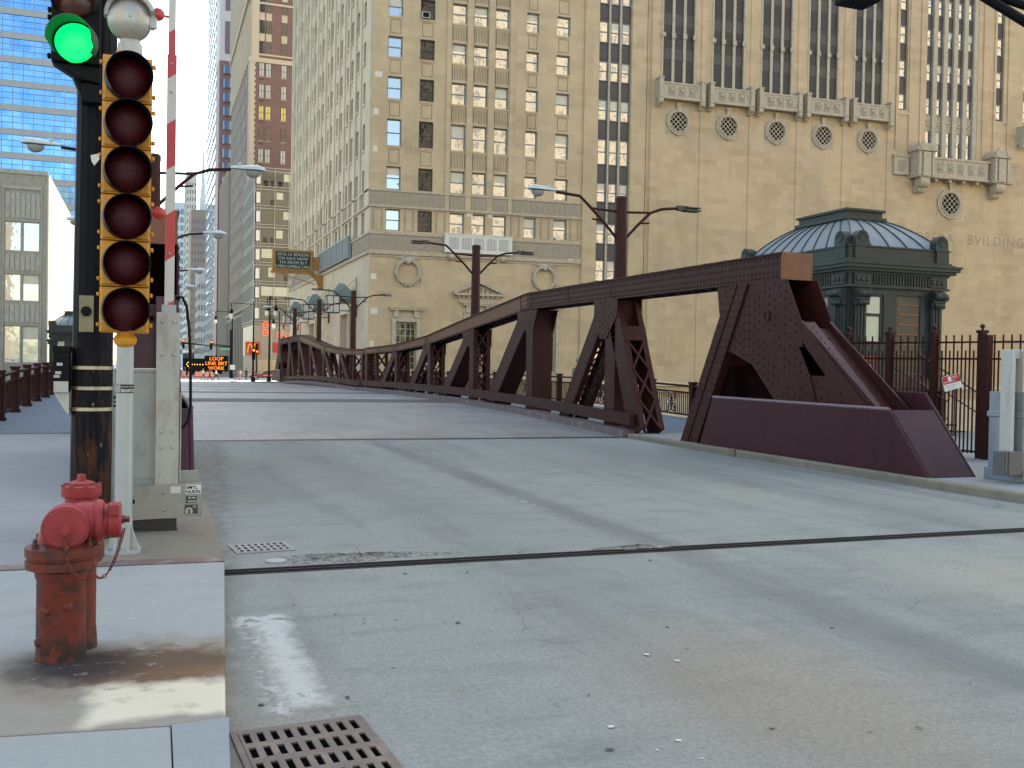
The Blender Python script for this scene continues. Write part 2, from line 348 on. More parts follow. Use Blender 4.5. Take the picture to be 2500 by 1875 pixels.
BROWNC = mat_simple('stained_concrete', (.17, .155, .125), (.23, .205, .165)); ASPH = mat_simple('far_asphalt', (.16, .16, .155), (.22, .22, .21))
WATER = NT('river_water'); WATER.bump(WATER.noise(1.2, 4), .3, .2); WATER = WATER.fin((.012, .03, .025), .08)

def zr(y):
    K = [(-60, 0), (17, 0), (20.2, .03), (27, .22), (34, .31), (42, .31), (50, .26), (58, .22), (66, .14), (74, .05), (82, -.03), (95, -.22), (110, -.6), (125, -.92), (135, -1.0), (9e9, -1.0)]
    for (a, u), (b, v) in zip(K, K[1:]):
        if a <= y <= b: t = (y-a)/(b-a); return u+(v-u)*t
def strip(name, xa, xb, ys, m, dz=0., th=0.):
    b = MB(); fa = xa if callable(xa) else (lambda y: xa); fb = xb if callable(xb) else (lambda y: xb)
    for y0, y1 in zip(ys, ys[1:]):
        p = [(fa(y0), y0, zr(y0)+dz), (fb(y0), y0, zr(y0)+dz), (fb(y1), y1, zr(y1)+dz), (fa(y1), y1, zr(y1)+dz)]
        b.quad(*p)
    if th:
        for y0, y1 in zip(ys, ys[1:]):
            for f in (fa, fb): b.quad((f(y0), y0, zr(y0)+dz), (f(y1), y1, zr(y1)+dz), (f(y1), y1, zr(y1)+dz-th), (f(y0), y0, zr(y0)+dz-th))
        for y in (ys[0], ys[-1]): b.quad((fa(y), y, zr(y)+dz), (fb(y), y, zr(y)+dz), (fb(y), y, zr(y)+dz-th), (fa(y), y, zr(y)+dz-th))
    return struct(b.build(name, m))
def rng(a, b, n): return [a+(b-a)*i/n for i in range(n+1)]
def kx(y):
    K = [(-60, -.1), (0, .06), (4, .30), (7.7, .55), (9, .58), (13, .62), (9e9, .62)]
    for (a, u), (b, v) in zip(K, K[1:]):
        if a <= y <= b: return u+(v-u)*(y-a)/(b-a)
# road, split at the expansion joint and the bridge ends
strip('road', lambda y: kx(y)-.05, 10.35, [-40, -10, 0, 2, 4, 7.62], ROAD)
strip('road', lambda y: kx(y)-.05, 10.35, [7.84, 10, 13, 17, 20.2], ROAD)
strip('bridge_deck', .57, 10.35, [20.5]+rng(21, 82, 40), GRID)
strip('road', .4, 10.4, rng(82.3, 135, 14), ASPH)
SUNC = mat_simple('sunlit_crossing', (.36, .36, .34), (.44, .44, .42))  # paler than the asphalt: sunlight put into the ground colour
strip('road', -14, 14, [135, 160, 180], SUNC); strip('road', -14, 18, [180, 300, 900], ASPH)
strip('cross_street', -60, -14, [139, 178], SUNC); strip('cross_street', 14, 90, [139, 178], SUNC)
DBAND = M('deck_band_steel', (.05, .056, .064), .7, var=.25)
b = MB(); b.box(.55, 10.35, 20.2, 20.5, -.1, .031); b.box(.55, 10.35, 82, 82.3, -.4, -.03); struct(b.build('bridge_joint', IRON))
for y0, y1 in ((33.6, 36.4), (43.6, 45.6), (50.4, 50.9), (56.6, 57.8), (66, 67.4)): strip('deck_band', .6, 10.32, [y0, (y0+y1)/2, y1], DBAND, .006)
# expansion joint with its two steel edges and the broken patch beside it
b = MB(); b.box(.56, 10.35, 7.62, 7.84, -.12, -.012)
for y in (7.625, 7.725, 7.815): b.box(.56, 10.35, y, y+.022, -.1, .004)
struct(b.build('expansion_joint', RUBBER))
t = NT('broken_concrete'); c = t.mix(t.ramp(t.noise(16, 7, None, .7), .38, .66), (.08, .08, .078), (.30, .295, .27)); c = t.mix(t.math('MULTIPLY', t.ramp(t.noise(60, 3), .6, .7), .6), c, (.48, .47, .45)); t.bump(t.noise(28, 6), 1.0, .03); BROK = t.fin(c, .9)
def rough_patch(name, cx, cy, rx, ry, h, seed):
    r = random.Random(seed); b = MB(); n = 34; rings = 7; V = [(cx, cy, -.018+.0)]; Fs = []
    ph = [r.uniform(0, 6) for _ in range(4)]
    for k in range(1, rings+1):
        for j in range(n):
            a = 2*pi*j/n; q = 1+.22*sin(3*a+ph[0])+.14*sin(5*a+ph[1])+.07*sin(9*a+ph[2])
            f = k/rings; z = .006 if k == rings else r.uniform(-.5, 1)*h*(1-f)+.008
            V.append((cx+rx*q*f*cos(a), cy+ry*q*f*sin(a), z if k < rings else .001))
    for j in range(n): Fs.append((0, 1+j, 1+(j+1) % n))
    for k in range(rings-1):
        for j in range(n): Fs.append((1+k*n+j, 1+k*n+(j+1) % n, 1+(k+1)*n+(j+1) % n, 1+(k+1)*n+j))
    b.add(V, Fs); return struct(b.build(name, BROK))
rough_patch('road_patch', 1.62, 8.07, .74, .17, .045, 3); rough_patch('road_patch', 4.1, 7.88, .34, .085, .03, 5)
b = MB(); b.lathe([(.085, .0), (.085, .012), (.07, .016), (0, .018)], (.98, 8.06, 0), 18); tag(b.build('valve_cap', M('pale_cast_lid', (.30, .31, .31), .6, var=.2)), 'small round pale valve lid between the drain grate and the broken road patch', 'valve cover')
b = MB(); b.box(10.262, 10.30, 15.75, 15.95, .02, .14); tag(b.build('kerb_box', M('rusty_box', (.16, .13, .09), .7, var=.3)), 'small rusty box fixed to the right kerb below the truss guard', 'junction box')
# left pavement
def slab(name, poly, z, m, th=.2, bev=.014): b = MB(); b.prism(poly, 'Z', z-th, z); return struct(b.build(name, m, bevel=bev))
g = .006
slab('sidewalk', [(-9, -8), (.02, -8), (.10, 4.24), (.10, 4.25), (-.54, 4.33), (-9, 4.4)], .1, mat_simple('front_slab', (.25, .268, .268), (.32, .335, .325)))
slab('sidewalk', [(.045, -8), (-.02, -8), (.06, 0), (.30, 4.0), (.318, 4.27), (.118, 4.25)], .1, mat_simple('kerb_slab', (.22, .25, .26), (.29, .31, .315)))
slab('sidewalk', [(-9, 4.41), (-.54, 4.34), (.10, 4.262), (.32, 4.285), (.548, 7.66), (-9, 8.1)], .1, mat_hydslab())
b = MB(); b.prism([(-9, 8.11), (.549, 7.67), (.556, 7.85), (-9, 8.33)], 'Z', 0, .104); struct(b.build('joint_plate', M('rusty_plate', (.13, .085, .075), .6, .2, var=.35, scale=7, dirt=(.20, .19, .19))))
slab('sidewalk', [(-9, 8.34), (-.75, 7.93), (-.75, 21.6), (-9, 21.6)], .1, CONC)
slab('sidewalk', [(-.744, 7.93), (.557, 7.86), (.58, 9), (.62, 13), (.62, 20.2), (-.744, 20.2)], .1, BROWNC)
strip('sidewalk', -3.3, .62, rng(21.62, 82, 30), DECKW, .06, .3)
strip('sidewalk', -7.5, .4, rng(82, 139, 8), CONC, .1, .3)
b = MB(); b.box(-3.3, -.7, 21.6, 21.64, 0, .108); struct(b.build('walkway_edge_angle', GALV))
# right kerb and pavement
b = MB(); b.prism([(10.3, -8), (10.52, -8), (10.52, 20.2), (10.3, 20.2)], 'Z', -.1, .13); struct(b.build('kerb', KERB, bevel=.03))
slab('sidewalk', [(10.525, -8), (30, -8), (30, 20.4), (10.525, 20.4)], .125, CONC)
strip('sidewalk', 11.3, 15.4, rng(20.4, 82, 30), DECKW, -.05, .3)
strip('sidewalk', 10.4, 17.6, rng(82, 139, 8), CONC, .1, .3)
# land, river and far ground
b = MB(); b.quad((-400, -600, -.03), (400, -600, -.03), (400, -40, -.03), (-400, -40, -.03)); b.quad((-400, -40, -.03), (-8.9, -40, -.03), (-8.9, 21, -.03), (-400, 21, -.03)); b.quad((29.9, -40, -.03), (400, -40, -.03), (400, 21, -.03), (29.9, 21, -.03))
b.quad((-400, 21, -.03), (400, 21, -.03), (400, 21, -7), (-400, 21, -7)); struct(b.build('ground', CONC))
b = MB(); b.quad((-5000, 82.5, -1.08), (5000, 82.5, -1.08), (5000, 8000, -1.08), (-5000, 8000, -1.08)); b.quad((-5000, 82.5, -1.08), (5000, 82.5, -1.08), (5000, 82.5, -7), (-5000, 82.5, -7)); struct(b.build('ground', ASPH))
b = MB(); b.quad((-5000, 21, -5.5), (5000, 21, -5.5), (5000, 82.5, -5.5), (-5000, 82.5, -5.5)); struct(b.build('river', WATER))
b = MB(); b.box(-3.2, 15.3, 21, 82, -1.3, -.45); struct(b.build('bridge_underside', MAR))

PITB = M('pit_black', (.003, .003, .003), 1, bump=0, spec=0)
# storm drains
def drain(cx, cy, wx, wy, nx, ny, rot, mi, label):
    t = thing('storm_drain', label, 'storm drain', (cx, cy, 0), 'storm drains in the gutter')
    c, s = cos(rot), sin(rot); xf = lambda x, y, z: (cx+x*c-y*s, cy+x*s+y*c, z)
    f = MB(xf); bw = .03
    for a in ((-wx/2-bw, wx/2+bw, -wy/2-bw, -wy/2), (-wx/2-bw, wx/2+bw, wy/2, wy/2+bw), (-wx/2-bw, -wx/2, -wy/2, wy/2), (wx/2, wx/2+bw, -wy/2, wy/2)): f.box(*a, -.05, .010)
    f.build('frame', mi, t, bevel=.003)
    g = MB(xf); px, py = wx/nx, wy/ny; sx, sy = px*.50, py*.66
    xs = [-wx/2]; 
    for i in range(nx): xs += [-wx/2+px*(i+.5)-sx/2, -wx/2+px*(i+.5)+sx/2]
    xs.append(wx/2); ys = [-wy/2]
    for j in range(ny): ys += [-wy/2+py*(j+.5)-sy/2, -wy/2+py*(j+.5)+sy/2]
    ys.append(wy/2)
    for i in range(0, len(xs)-1, 2): g.box(xs[i], xs[i+1], -wy/2, wy/2, -.03, .012)
    for i in range(1, len(xs)-1, 2):
        for j in range(0, len(ys)-1, 2): g.box(xs[i], xs[i+1], ys[j], ys[j+1], -.03, .012)
    g.build('grate', mi, t)
    h = MB(xf); h.box(-wx/2, wx/2, -wy/2, wy/2, -.02, .004); h.build('pit_dark', PITB, t)  # flat black plate paints the darkness below the slots
CAST = M('worn_cast_iron', (.13, .105, .095), .6, .3, var=.3, scale=5, bump=.3, bs=40, dirt=(.21, .16, .13), dz=.3)
drain(.655, 4.02, .52, .66, 9, 4, radians(4), CAST, 'rusty slotted iron storm drain grate in the foreground gutter')
drain(.93, 8.68, .44, .36, 8, 3, radians(6), M('grey_cast_iron', (.20, .205, .215), .5, .4, var=.2), 'grey square-holed drain grate beside the expansion joint')

LIT = random.Random(11); LM = M('litter_grey', (.05, .05, .048), .8); LW = M('litter_pale', (.5, .5, .46), .7); LT = M('litter_tan', (.25, .17, .10), .8)
b = MB()
for k, (x, y, m) in enumerate(((2.63, 4.87, 1), (2.74, 4.72, 1), (1.95, 3.93, 1), (2.16, 3.69, 1), (1.83, 3.69, 0), (2.02, 3.63, 1), (2.64, 3.70, 2), (3.28, 3.49, 0), (2.15, 3.49, 1), (1.26, 5.98, 0), (1.82, 5.82, 0), (1.86, 7.33, 0), (2.33, 7.24, 0), (.85, 5.13, 0), (.91, 4.66, 0), (.51, 4.68, 0), (4.77, 5.44, 0), (2.03, 4.34, 0), (1.13, 6.23, 0), (3.95, 7.28, 0))+tuple((LIT.uniform(.8, 8), LIT.uniform(3.4, 12), LIT.choice((0, 0, 1, 2))) for _ in range(60))):
    n = LIT.choice((5, 6, 7)); a0 = LIT.uniform(0, 6); L = LIT.uniform(.012, .026) if k < 20 else LIT.uniform(.006, .016); e = LIT.uniform(.3, .9); V = []
    for j in range(n):
        a = 2*pi*j/n; r = L*LIT.uniform(.6, 1.2); u, v = r*cos(a), r*e*sin(a); V.append((x+u*cos(a0)-v*sin(a0), y+u*sin(a0)+v*cos(a0), LIT.uniform(.003, .010)))
    b.add(V, [tuple(range(n))], m)
o = stuff(b.build('road_litter', [LM, LW, LT])); o['label'] = 'scattered leaf bits, gum and paper scraps on the road'; o['category'] = 'litter'
# ---------------------------------------------------------------- bridge trusses (one leaf modelled, three mirrored copies)
YC = 51.0; XF = 10.55; W = .62
TOP = [(14.8, 3.71), (24.0, 3.78), (27.4, 3.79), (32.5, 3.36), (38.6, 2.80), (44.2, 2.53), (50.85, 2.44)]
BOT = [(14.8, 3.25), (24.0, 3.32), (27.4, 3.33), (32.5, 2.93), (38.6, 2.45), (44.2, 2.22), (50.85, 2.15)]
def li(P, y):
    for (a, u), (c, v) in zip(P, P[1:]):
        if a <= y <= c: return u+(v-u)*(y-a)/(c-a)
    return P[0][1] if y < P[0][0] else P[-1][1]
leaf = thing('bridge_truss', 'nearest right-hand maroon riveted truss with the big A-shaped end frame', 'bridge truss', (XF, YC, 0), 'maroon truss leaves of the drawbridge')
def box_poly(b, poly, x0, x1, m=0): b.prism(poly, 'X', XF+x0, XF+x1, m)
# top chord
b = MB()
for x0, x1 in ((0, .07), (W-.07, W)):
    for (a, u), (c, v), (a2, u2), (c2, v2) in zip(TOP, TOP[1:], BOT, BOT[1:]):
        b.hexa([(XF+x0, a, u2), (XF+x1, a, u2), (XF+x1, c, v2), (XF+x0, c, v2), (XF+x0, a, u), (XF+x1, a, u), (XF+x1, c, v), (XF+x0, c, v)], 1 if a > 27 and x0 == 0 else 0)
for (a, u), (c, v) in zip(TOP, TOP[1:]):
    b.hexa([(XF-.035, a, u+.001), (XF+W+.035, a, u+.001), (XF+W+.035, c, v+.001), (XF-.035, c, v+.001), (XF-.035, a, u+.032), (XF+W+.035, a, u+.032), (XF+W+.035, c, v+.032), (XF-.035, c, v+.032)])
for (a, u), (c, v) in zip(BOT, BOT[1:]):
    b.bar((XF-.012, a, u+.012), (XF-.012, c, v+.012), .022, .03); b.bar((XF+W+.012, a, u+.012), (XF+W+.012, c, v+.012), .022, .03)
y = 15.0
while y < 50.3:
    for s in (0, 1):
        p, q = (XF+.05, y, li(BOT, y)+.02), (XF+W-.05, y+.6, li(BOT, y+.6)+.02)
        if s: p, q = (q[0], p[1], p[2]), (p[0], q[1], q[2])
        b.bar(p, q, .06, .012)
    y += .62
y = 14.95
while y < 50.7:
    u, v = li(BOT, y), li(TOP, y); k = .13 if y < 28 else .17
    for z in ((u+.06, (u+v)/2-.07, (u+v)/2+.07, v-.05) if y < 28 else (u+.045, v-.04)): b.rivet((XF, y, z), (-1, 0, 0), .025, 1 if y > 27.4 else 0)
    y += k
y = 15.2
while y < 50.5: b.rivet((XF+.03, y, li(TOP, y)+.033), (0, 0, 1), .03); b.rivet((XF+W-.03, y, li(TOP, y)+.033), (0, 0, 1), .03); y += .75 if y < 27 else .4
for yy in (21.7, 24.3, 27.0, 27.9): b.box(XF-.012, XF, yy, yy+.012, li(BOT, yy)+.02, li(TOP, yy))
for yy in (38.6, 44.2, 47.6):
    for q in range(4):
        z = li(BOT, yy)+.05+q*.07; b.bar((XF-.01, yy-.35, z), (XF-.01, yy+.35, z+.004), .02, .03)
ch = b.build('top_chord', [MAR, MARSKY], leaf)
b = MB(); b.box(XF-.012, XF+W+.012, 14.77, 14.80, 3.255, 3.742)
for z in [3.30+i*.075 for i in range(6)]:
    for x in (XF+.025, XF+W-.025): b.rivet((x, 14.77, z), (0, -1, 0), .016)
b.build('chord_end_plate', M('lit_brown_plate', (.16, .058, .022), .5, var=.14, scale=4, dirt=(.11, .04, .022)), leaf)  # browner than the chord: the lit end face is put into the colour

def member(name, p0, p1, w, style, m=MAR, lace_from=0.0, riv=True, xo=0.0):
    (y0, z0), (y1, z1) = p0, p1; b = MB(); d = Vector((0, y1-y0, z1-z0)); L = d.length; d.normalize(); n = Vector((0, -d.z, d.y)); n *= w/2
    if n.y > 0: n = -n                      # n points towards -Y (the near edge)
    A, B = Vector((0, y0, z0)), Vector((0, y1, z1))
    for x0, x1 in ((xo, .055), (W-.055, W-xo)):
        P = []
        for e in (A, B):
            for s, x in ((-1, x0), (1, x0), (1, x1), (-1, x1)): P.append((XF+x, e.y+s*n.y, e.z+s*n.z))
        b.hexa([P[i] for i in range(8)])
    for s in (-1, 1):                       # flange angles along both edges
        for x0, x1 in ((.055, .135), (W-.135, W-.055)):
            P = []
            for e in (A, B):
                for x, k in ((x0, 1), (x1, 1), (x1, .93), (x0, .93)): P.append((XF+x, e.y+s*n.y*k, e.z+s*n.z*k))
            b.hexa(P)
    if style == 'solid':
        for s in (-1, 1):
            P = []
            for e in (A, B):
                for x, k in ((.136, .99), (W-.136, .99), (W-.136, .93), (.136, .93)): P.append((XF+x, e.y+s*n.y*k, e.z+s*n.z*k))
            b.hexa(P)
    else:
        st = .62; k = int((L-lace_from)/st); st = (L-lace_from)/max(1, k)
        for s in (-1, 1):
            for i in range(k):
                a = A+d*(lace_from+i*st); c = A+d*(lace_from+(i+1)*st); o = n*s*1.02
                b.bar((XF+.09, a.y+o.y, a.z+o.z), (XF+W-.09, c.y+o.y, c.z+o.z), .055, .012, up=n)
                o2 = n*s*1.05
                b.bar((XF+W-.09, a.y+o2.y, a.z+o2.z), (XF+.09, c.y+o2.y, c.z+o2.z), .055, .012, up=n)
        if lace_from:
            for s in (-1, 1):
                P = []
                for e in (A+d*(lace_from-.38), A+d*lace_from):
                    for x, kk in ((.0, 1.0), (W, 1.0), (W, 1.06), (0, 1.06)): P.append((XF+x, e.y+s*n.y*kk, e.z+s*n.z*kk))
                b.hexa(P)
    if riv:
        i = .1
        while i < L:
            for s in (-.8, .8):
                q = A+d*i+n*s; b.rivet((XF+xo, q.y, q.z), (-1, 0, 0), .022)
            if style == 'lace':
                for x in (.03, W-.03):
                    q = A+d*i+n*1.0; b.rivet((XF+x, q.y, q.z), n, .013)
            i += .16 if y0 < 28 else .3
    return b.build(name, m, leaf)
def zk(y): return zr(y)-.1
b = MB()
def sl(f0, f1, x0, x1): b.prism([(15.77+.61*f0, 3.245), (15.77+.61*f1, 3.245), (17.46+.66*f1, .12), (17.46+.66*f0, .12)], 'X', XF+x0, XF+x1)
sl(.0, .42, -.065, .05); sl(.42, .58, -.045, .05); sl(.58, 1, -.065, .05); sl(0, 1, W-.05, W+.02); sl(.0, .08, .05, W-.05); sl(.92, 1, .05, W-.05)
for k in range(22):
    f_ = (k+.4)/22
    for e_ in (.1, .32, .68, .9): b.rivet((XF-.065, 15.77+.61*e_+(1.69+.05*e_)*f_, 3.245-3.12*f_), (-1, 0, 0), .022)
b.build('diagonal', MAR, leaf)                       # end strut
member('diagonal', (21.72, 3.28), (20.28, .12), .58, 'lace', lace_from=1.22)
member('post', (21.72, 3.28), (21.68, .0), .56, 'solid')
member('diagonal', (22.35, 2.9), (24.75, .0), .50, 'lace')
member('post', (27.15, 3.3), (27.1, .1), .52, 'solid')
member('diagonal', (27.5, 3.2), (31.05, .15), .62, 'solid')
member('post', (32.68, 2.9), (32.68, .15), .46, 'lace')
member('diagonal', (33.0, 2.75), (36.6, .2), .50, 'solid')
member('post', (38.25, 2.45), (38.25, .2), .42, 'lace', riv=False)
member('diagonal', (38.6, 2.42), (41.8, .2), .46, 'lace', riv=False)
member('post', (43.9, 2.22), (43.9, .2), .40, 'lace', riv=False)
member('diagonal', (44.2, 2.2), (47.4, .2), .42, 'lace', riv=False)
member('post', (50.4, 2.16), (50.4, .15), .5, 'lace', riv=False)
member('post', (48.2, 2.16), (47.9, .15), .2, 'lace', riv=False)
def gus(name, poly, xs=((-.022, -.001), (W+.001, W+.022)), riv=90, m=MAR, seed=1):
    b = MB()
    for x0, x1 in xs: box_poly(b, poly, x0, x1)
    r = random.Random(seed); k = len(poly)
    def inside(y, z):
        c = False; j = k-1
        for i in range(k):
            (yi, zi), (yj, zj) = poly[i], poly[j]
            if (zi > z) != (zj > z) and y < (yj-yi)*(z-zi)/(zj-zi)+yi: c = not c
            j = i
        return c
    ys = [p[0] for p in poly]; zs = [p[1] for p in poly]; st = .15; n = 0
    yy = min(ys)
    while yy < max(ys):
        zz = min(zs)+(.075 if int(yy/st) % 2 else 0)
        while zz < max(zs):
            if inside(yy, zz) and all(inside(yy+a, zz+c) for a, c in ((.05, 0), (-.05, 0), (0, .05), (0, -.05))) and r.random() < .78: b.rivet((XF+xs[0][0], yy, zz), (-1, 0, 0), .025)
            zz += st
        yy += st*1.05
    return b.build(name, m, leaf)
# end frame: front and back web plates with two openings
EP1 = [(14.62, 3.25), (15.80, 3.25), (16.55, 1.99), (16.30, 1.96), (15.62, 1.73), (14.82, 1.02), (13.70, 1.02), (13.92, 1.56), (14.24, 2.05), (14.13, 2.04), (14.19, 2.49)]
gus('gusset_plate', EP1, seed=3)
gus('gusset_plate', [(16.0, 3.25), (16.93, 3.26), (16.80, 2.55), (16.42, 2.1)], xs=((.012, .05), (W-.05, W-.012)), seed=9)
gus('gusset_plate', [(14.19, 2.49), (14.10, 2.06), (13.51, 1.545), (13.93, 1.55), (13.72, 1.02), (12.2, .9), (12.2, 1.02)], xs=((.002, .03), (W-.03, W-.002)), seed=4)
b = MB()
for x0, x1, m_ in ((-.02, .03, 0), (.03, .27, 1), (.27, W-.05, 2), (W-.05, W+.02, 0)):
    d_ = (0, .02, .13)[m_]; m_ = 0 if m_ == 2 else m_
    box_poly(b, [(14.19-d_*0, 2.50-d_), (12.12, .80-d_), (12.40, .80-d_), (14.30, 2.30-d_)] if d_ else [(14.19, 2.50), (12.12, .80), (12.5, .80), (14.3, 2.26)], x0, x1, m_)
for k in range(18):
    f_ = k/18; b.rivet((XF+.13, 14.17-2.0*f_, 2.475-1.65*f_), (0, -.64, .77), .014, 1)
b.build('sloped_flange', [MAR, PUR], leaf)
b = MB(); b.box(XF+.05, XF+W-.05, 14.9, 17.4, .05, 1.0); b.box(XF+.3, XF+.36, 13.9, 16.3, 1.0, 2.2); b.box(XF+.12, XF+W-.12, 16.4, 17.5, .9, 1.7); b.build('counterweight_web', M('shaded_maroon_web', (.008, .0035, .004), .9, spec=.02), leaf)  # near-black colour carries the shade inside the end frame
b = MB(); b.lathe([(.0, .0), (.1, .0), (.1, .03), (.07, .03), (.06, .012), (0, .012)], (XF-.02, 15.18, 2.62), 18, ax=(-1, 0, 0)); b.build('pin_cap', MAR, leaf)
gus('gusset_plate', [(22.6, 3.31), (21.3, 3.30), (21.3, 2.9), (21.9, 2.35), (22.25, 2.35), (22.62, 2.85)], seed=5)
gus('gusset_plate', [(28.1, 3.27), (26.5, 3.30), (26.82, 2.68), (27.4, 2.68), (28.14, 2.9)], seed=6)
gus('gusset_plate', [(33.7, 2.8), (32.4, 2.92), (32.42, 2.3), (32.95, 2.3), (33.6, 2.5)], seed=7)
gus('gusset_plate', [(39.2, 2.40), (38.0, 2.5), (38.0, 2.05), (38.5, 2.05), (39.2, 2.25)], seed=8)
# low guard rail, kerb beam and the sloped guard box
def along(b, x0, x1, za, zb, y0, y1, n=24):
    ys = rng(y0, y1, n)
    for a, c in zip(ys, ys[1:]): b.hexa([(XF+x0, a, zr(a)+za), (XF+x1, a, zr(a)+za), (XF+x1, c, zr(c)+za), (XF+x0, c, zr(c)+za), (XF+x0, a, zr(a)+zb), (XF+x1, a, zr(a)+zb), (XF+x1, c, zr(c)+zb), (XF+x0, c, zr(c)+zb)])
b = MB(); along(b, -.17, -.03, .28, .54, 20.25, 50.8)
b.build('guard_rail', MAR, leaf)
b = MB(); along(b, -.30, .12, -.02, .17, 20.3, 50.85); b.build('curb_beam', M('worn_curb_paint', (.12, .085, .085), .6, var=.2, dirt=(.18, .165, .155)), leaf)
b = MB(); along(b, .02, W-.02, -.5, .02, 20.3, 50.85); along(b, -.2, .0, -.2, -.02, 20.3, 50.85); b.build('chord_and_gap_shade', IRON, leaf)  # second run is a dark strip painting the shade under the curb beam
GX0, GX1 = 10.42, 11.28
b = MB()
o = [(17.25, .12), (11.05, .12), (11.86, 1.06), (16.80, 1.08)]; i = [(17.0, .12), (11.3, .12), (11.92, 1.02), (16.7, 1.02)]
b.prism(o, 'X', GX0, GX0+.05)
b.hexa([(GX0+.05, 11.05, .12), (GX1, 11.05, .12), (GX1, 11.10, .12), (GX0+.05, 11.10, .12), (GX0+.05, 11.86, 1.06), (GX1, 11.86, 1.06), (GX1, 11.91, 1.06), (GX0+.05, 11.91, 1.06)])
b.prism([(17.25, .12), (11.05, .12), (12.08, 1.33), (16.6, 1.34)], 'X', GX1, GX1+.05)
gb = b.build('guard_box', PUR, leaf, bevel=.022)
b = MB(); b.tube([(GX0+.02, 11.88, 1.07), (GX0+.02, 16.8, 1.088)], .03, 8); b.build('rim', M('worn_purple_edge', (.14, .09, .105), .4), leaf)
C = lambda x, s: Vector((x, YC, 0))
lf2 = dup(leaf, (XF, YC, -.05), 'far right-hand truss mirrored beyond the middle joint, in front of the stone corner', sc=(1, -1, 1))
XL = .35
lf3 = dup(leaf, (XL, YC, 0), 'left-hand truss mostly hidden behind the gate cabinet and the striped arm', sc=(-1, 1, 1))
lf4 = dup(leaf, (XL, YC, -.05), 'farthest left-hand truss, almost wholly hidden by the gate cabinet', sc=(-1, -1, 1))

# ---------------------------------------------------------------- street lamps on the trusses
def lamp_proto(kind):
    t = thing('street_lamp', '', 'street lamp', (0, 0, 0), 'double-armed street lamps on the bridge trusses')
    b = MB(); b.tube([(0, 0, 0), (0, 0, 5.72)], [.19, .145], 12); b.lathe([(.155, 5.66), (.155, 5.76), (.12, 5.8), (0, 5.81)], n=12); b.build('pole', MAR, t, smooth=True)
    for s in (-1, 1):
        L = 1.75 if s < 0 else 1.55; zt = 5.78 if s < 0 else 5.62
        b = MB(); b.tube([(.1*s, 0, 4.75), (.45*s, 0, 5.12), (.8*s, 0, 5.45), (1.12*s, 0, zt-.05), (L*s, 0, zt)], .037, 8); b.tube([(.1*s, 0, 5.42), (.85*s, 0, 5.46)], .03, 8); b.tube([(.5*s, 0, 5.17), (.78*s, 0, 5.2)], .022, 6)
        b.build('arm', MAR, t, smooth=True)
        k = kind[0 if s < 0 else 1]
        if k == 'cobra':
            b = MB(); x0 = L*s
            prof = [(0, .06, .05), (.12, .075, .07), (.35, .10, .10), (.55, .13, .12), (.68, .10, .08), (.74, .03, .03)]
            V = []; Fs = []
            for q, (dx, hw, hh) in enumerate(prof):
                for j in range(10):
                    a = 2*pi*j/10; V.append((x0+dx*s, cos(a)*hw, zt+.02+max(-.03, sin(a))*hh))
            for q in range(len(prof)-1):
                for j in range(10): Fs.append((q*10+j, q*10+(j+1) % 10, q*10+10+(j+1) % 10, q*10+10+j))
            Fs += [tuple(range(10)), tuple(range(50, 60))]; b.add(V, Fs); b.box(x0+.18*s-.03, x0+.18*s+.03, -.03, .03, zt+.1, zt+.16)
            hd = b.build('lamp_head', LAMPB, t, smooth=True)
            b = MB(); V = []; Fs = []
            for q in range(5):
                r = cos(q*pi/8.5)
                for j in range(12): V.append((x0+.47*s+.17*r*cos(2*pi*j/12), .11*r*sin(2*pi*j/12), zt-.012-.14*sin(q*pi/8.5)))
            for q in range(4):
                for j in range(12): Fs.append((q*12+j, q*12+(j+1) % 12, q*12+12+(j+1) % 12, q*12+12+j))
            Fs += [tuple(range(48, 60)), tuple(range(12))]; b.add(V, Fs); b.build('lens', LAMPG, hd, smooth=True)
        else:
            b = MB(); x0 = L*s; b.box(*sorted((x0, x0+.28*s)), -.07, .07, zt-.05, zt+.07); b.box(*sorted((x0+.2*s, x0+.62*s)), -.14, .14, zt-.055, zt-.015); b.box(*sorted((x0+.2*s, x0+.62*s)), -.14, .14, zt+.02, zt+.045)
            b.build('lamp_head', M('led_housing', (.045, .042, .036), .5), t)
    return t
PX = XF+W/2
pr = lamp_proto(('cobra', 'led')); pr.location = (PX, 21.85, .05); pr['label'] = 'nearest right-hand lamp post, one white globe head and one flat head'
p2 = lamp_proto(('led', 'led')); p2.location = (PX, 33.3, .12); p2['label'] = 'maroon lamp post with two flat heads in front of the stone pediment'
dup(p2, (PX, 55.6, .0), 'lamp post rising where the right truss is lowest, with two flat heads')
dup(p2, (PX, 67.6, .2), 'lamp post second from the far end of the right truss')
lp5 = lamp_proto(('cobra', 'led')); lp5.location = (PX, 79.6, .22); lp5['label'] = 'farthest lamp post of the right truss with a pale globe head on its left arm'
c2 = lamp_proto(('cobra', 'cobra')); LX = XL-W/2; c2.location = (LX, 21.85, .1)
c2['label'] = 'lamp post with two pale globe heads reaching out either side of the yellow signal'
dup(c2, (LX, 33.3, .12), 'second pale-headed lamp post behind the signals on the left truss')
dup(c2, (LX, 46.2, .05), 'third pale-headed lamp post on the left truss, right head beside the striped arm')
dup(c2, (LX, 56.5, .05), 'fourth and smallest pale-headed lamp post behind the striped arm')

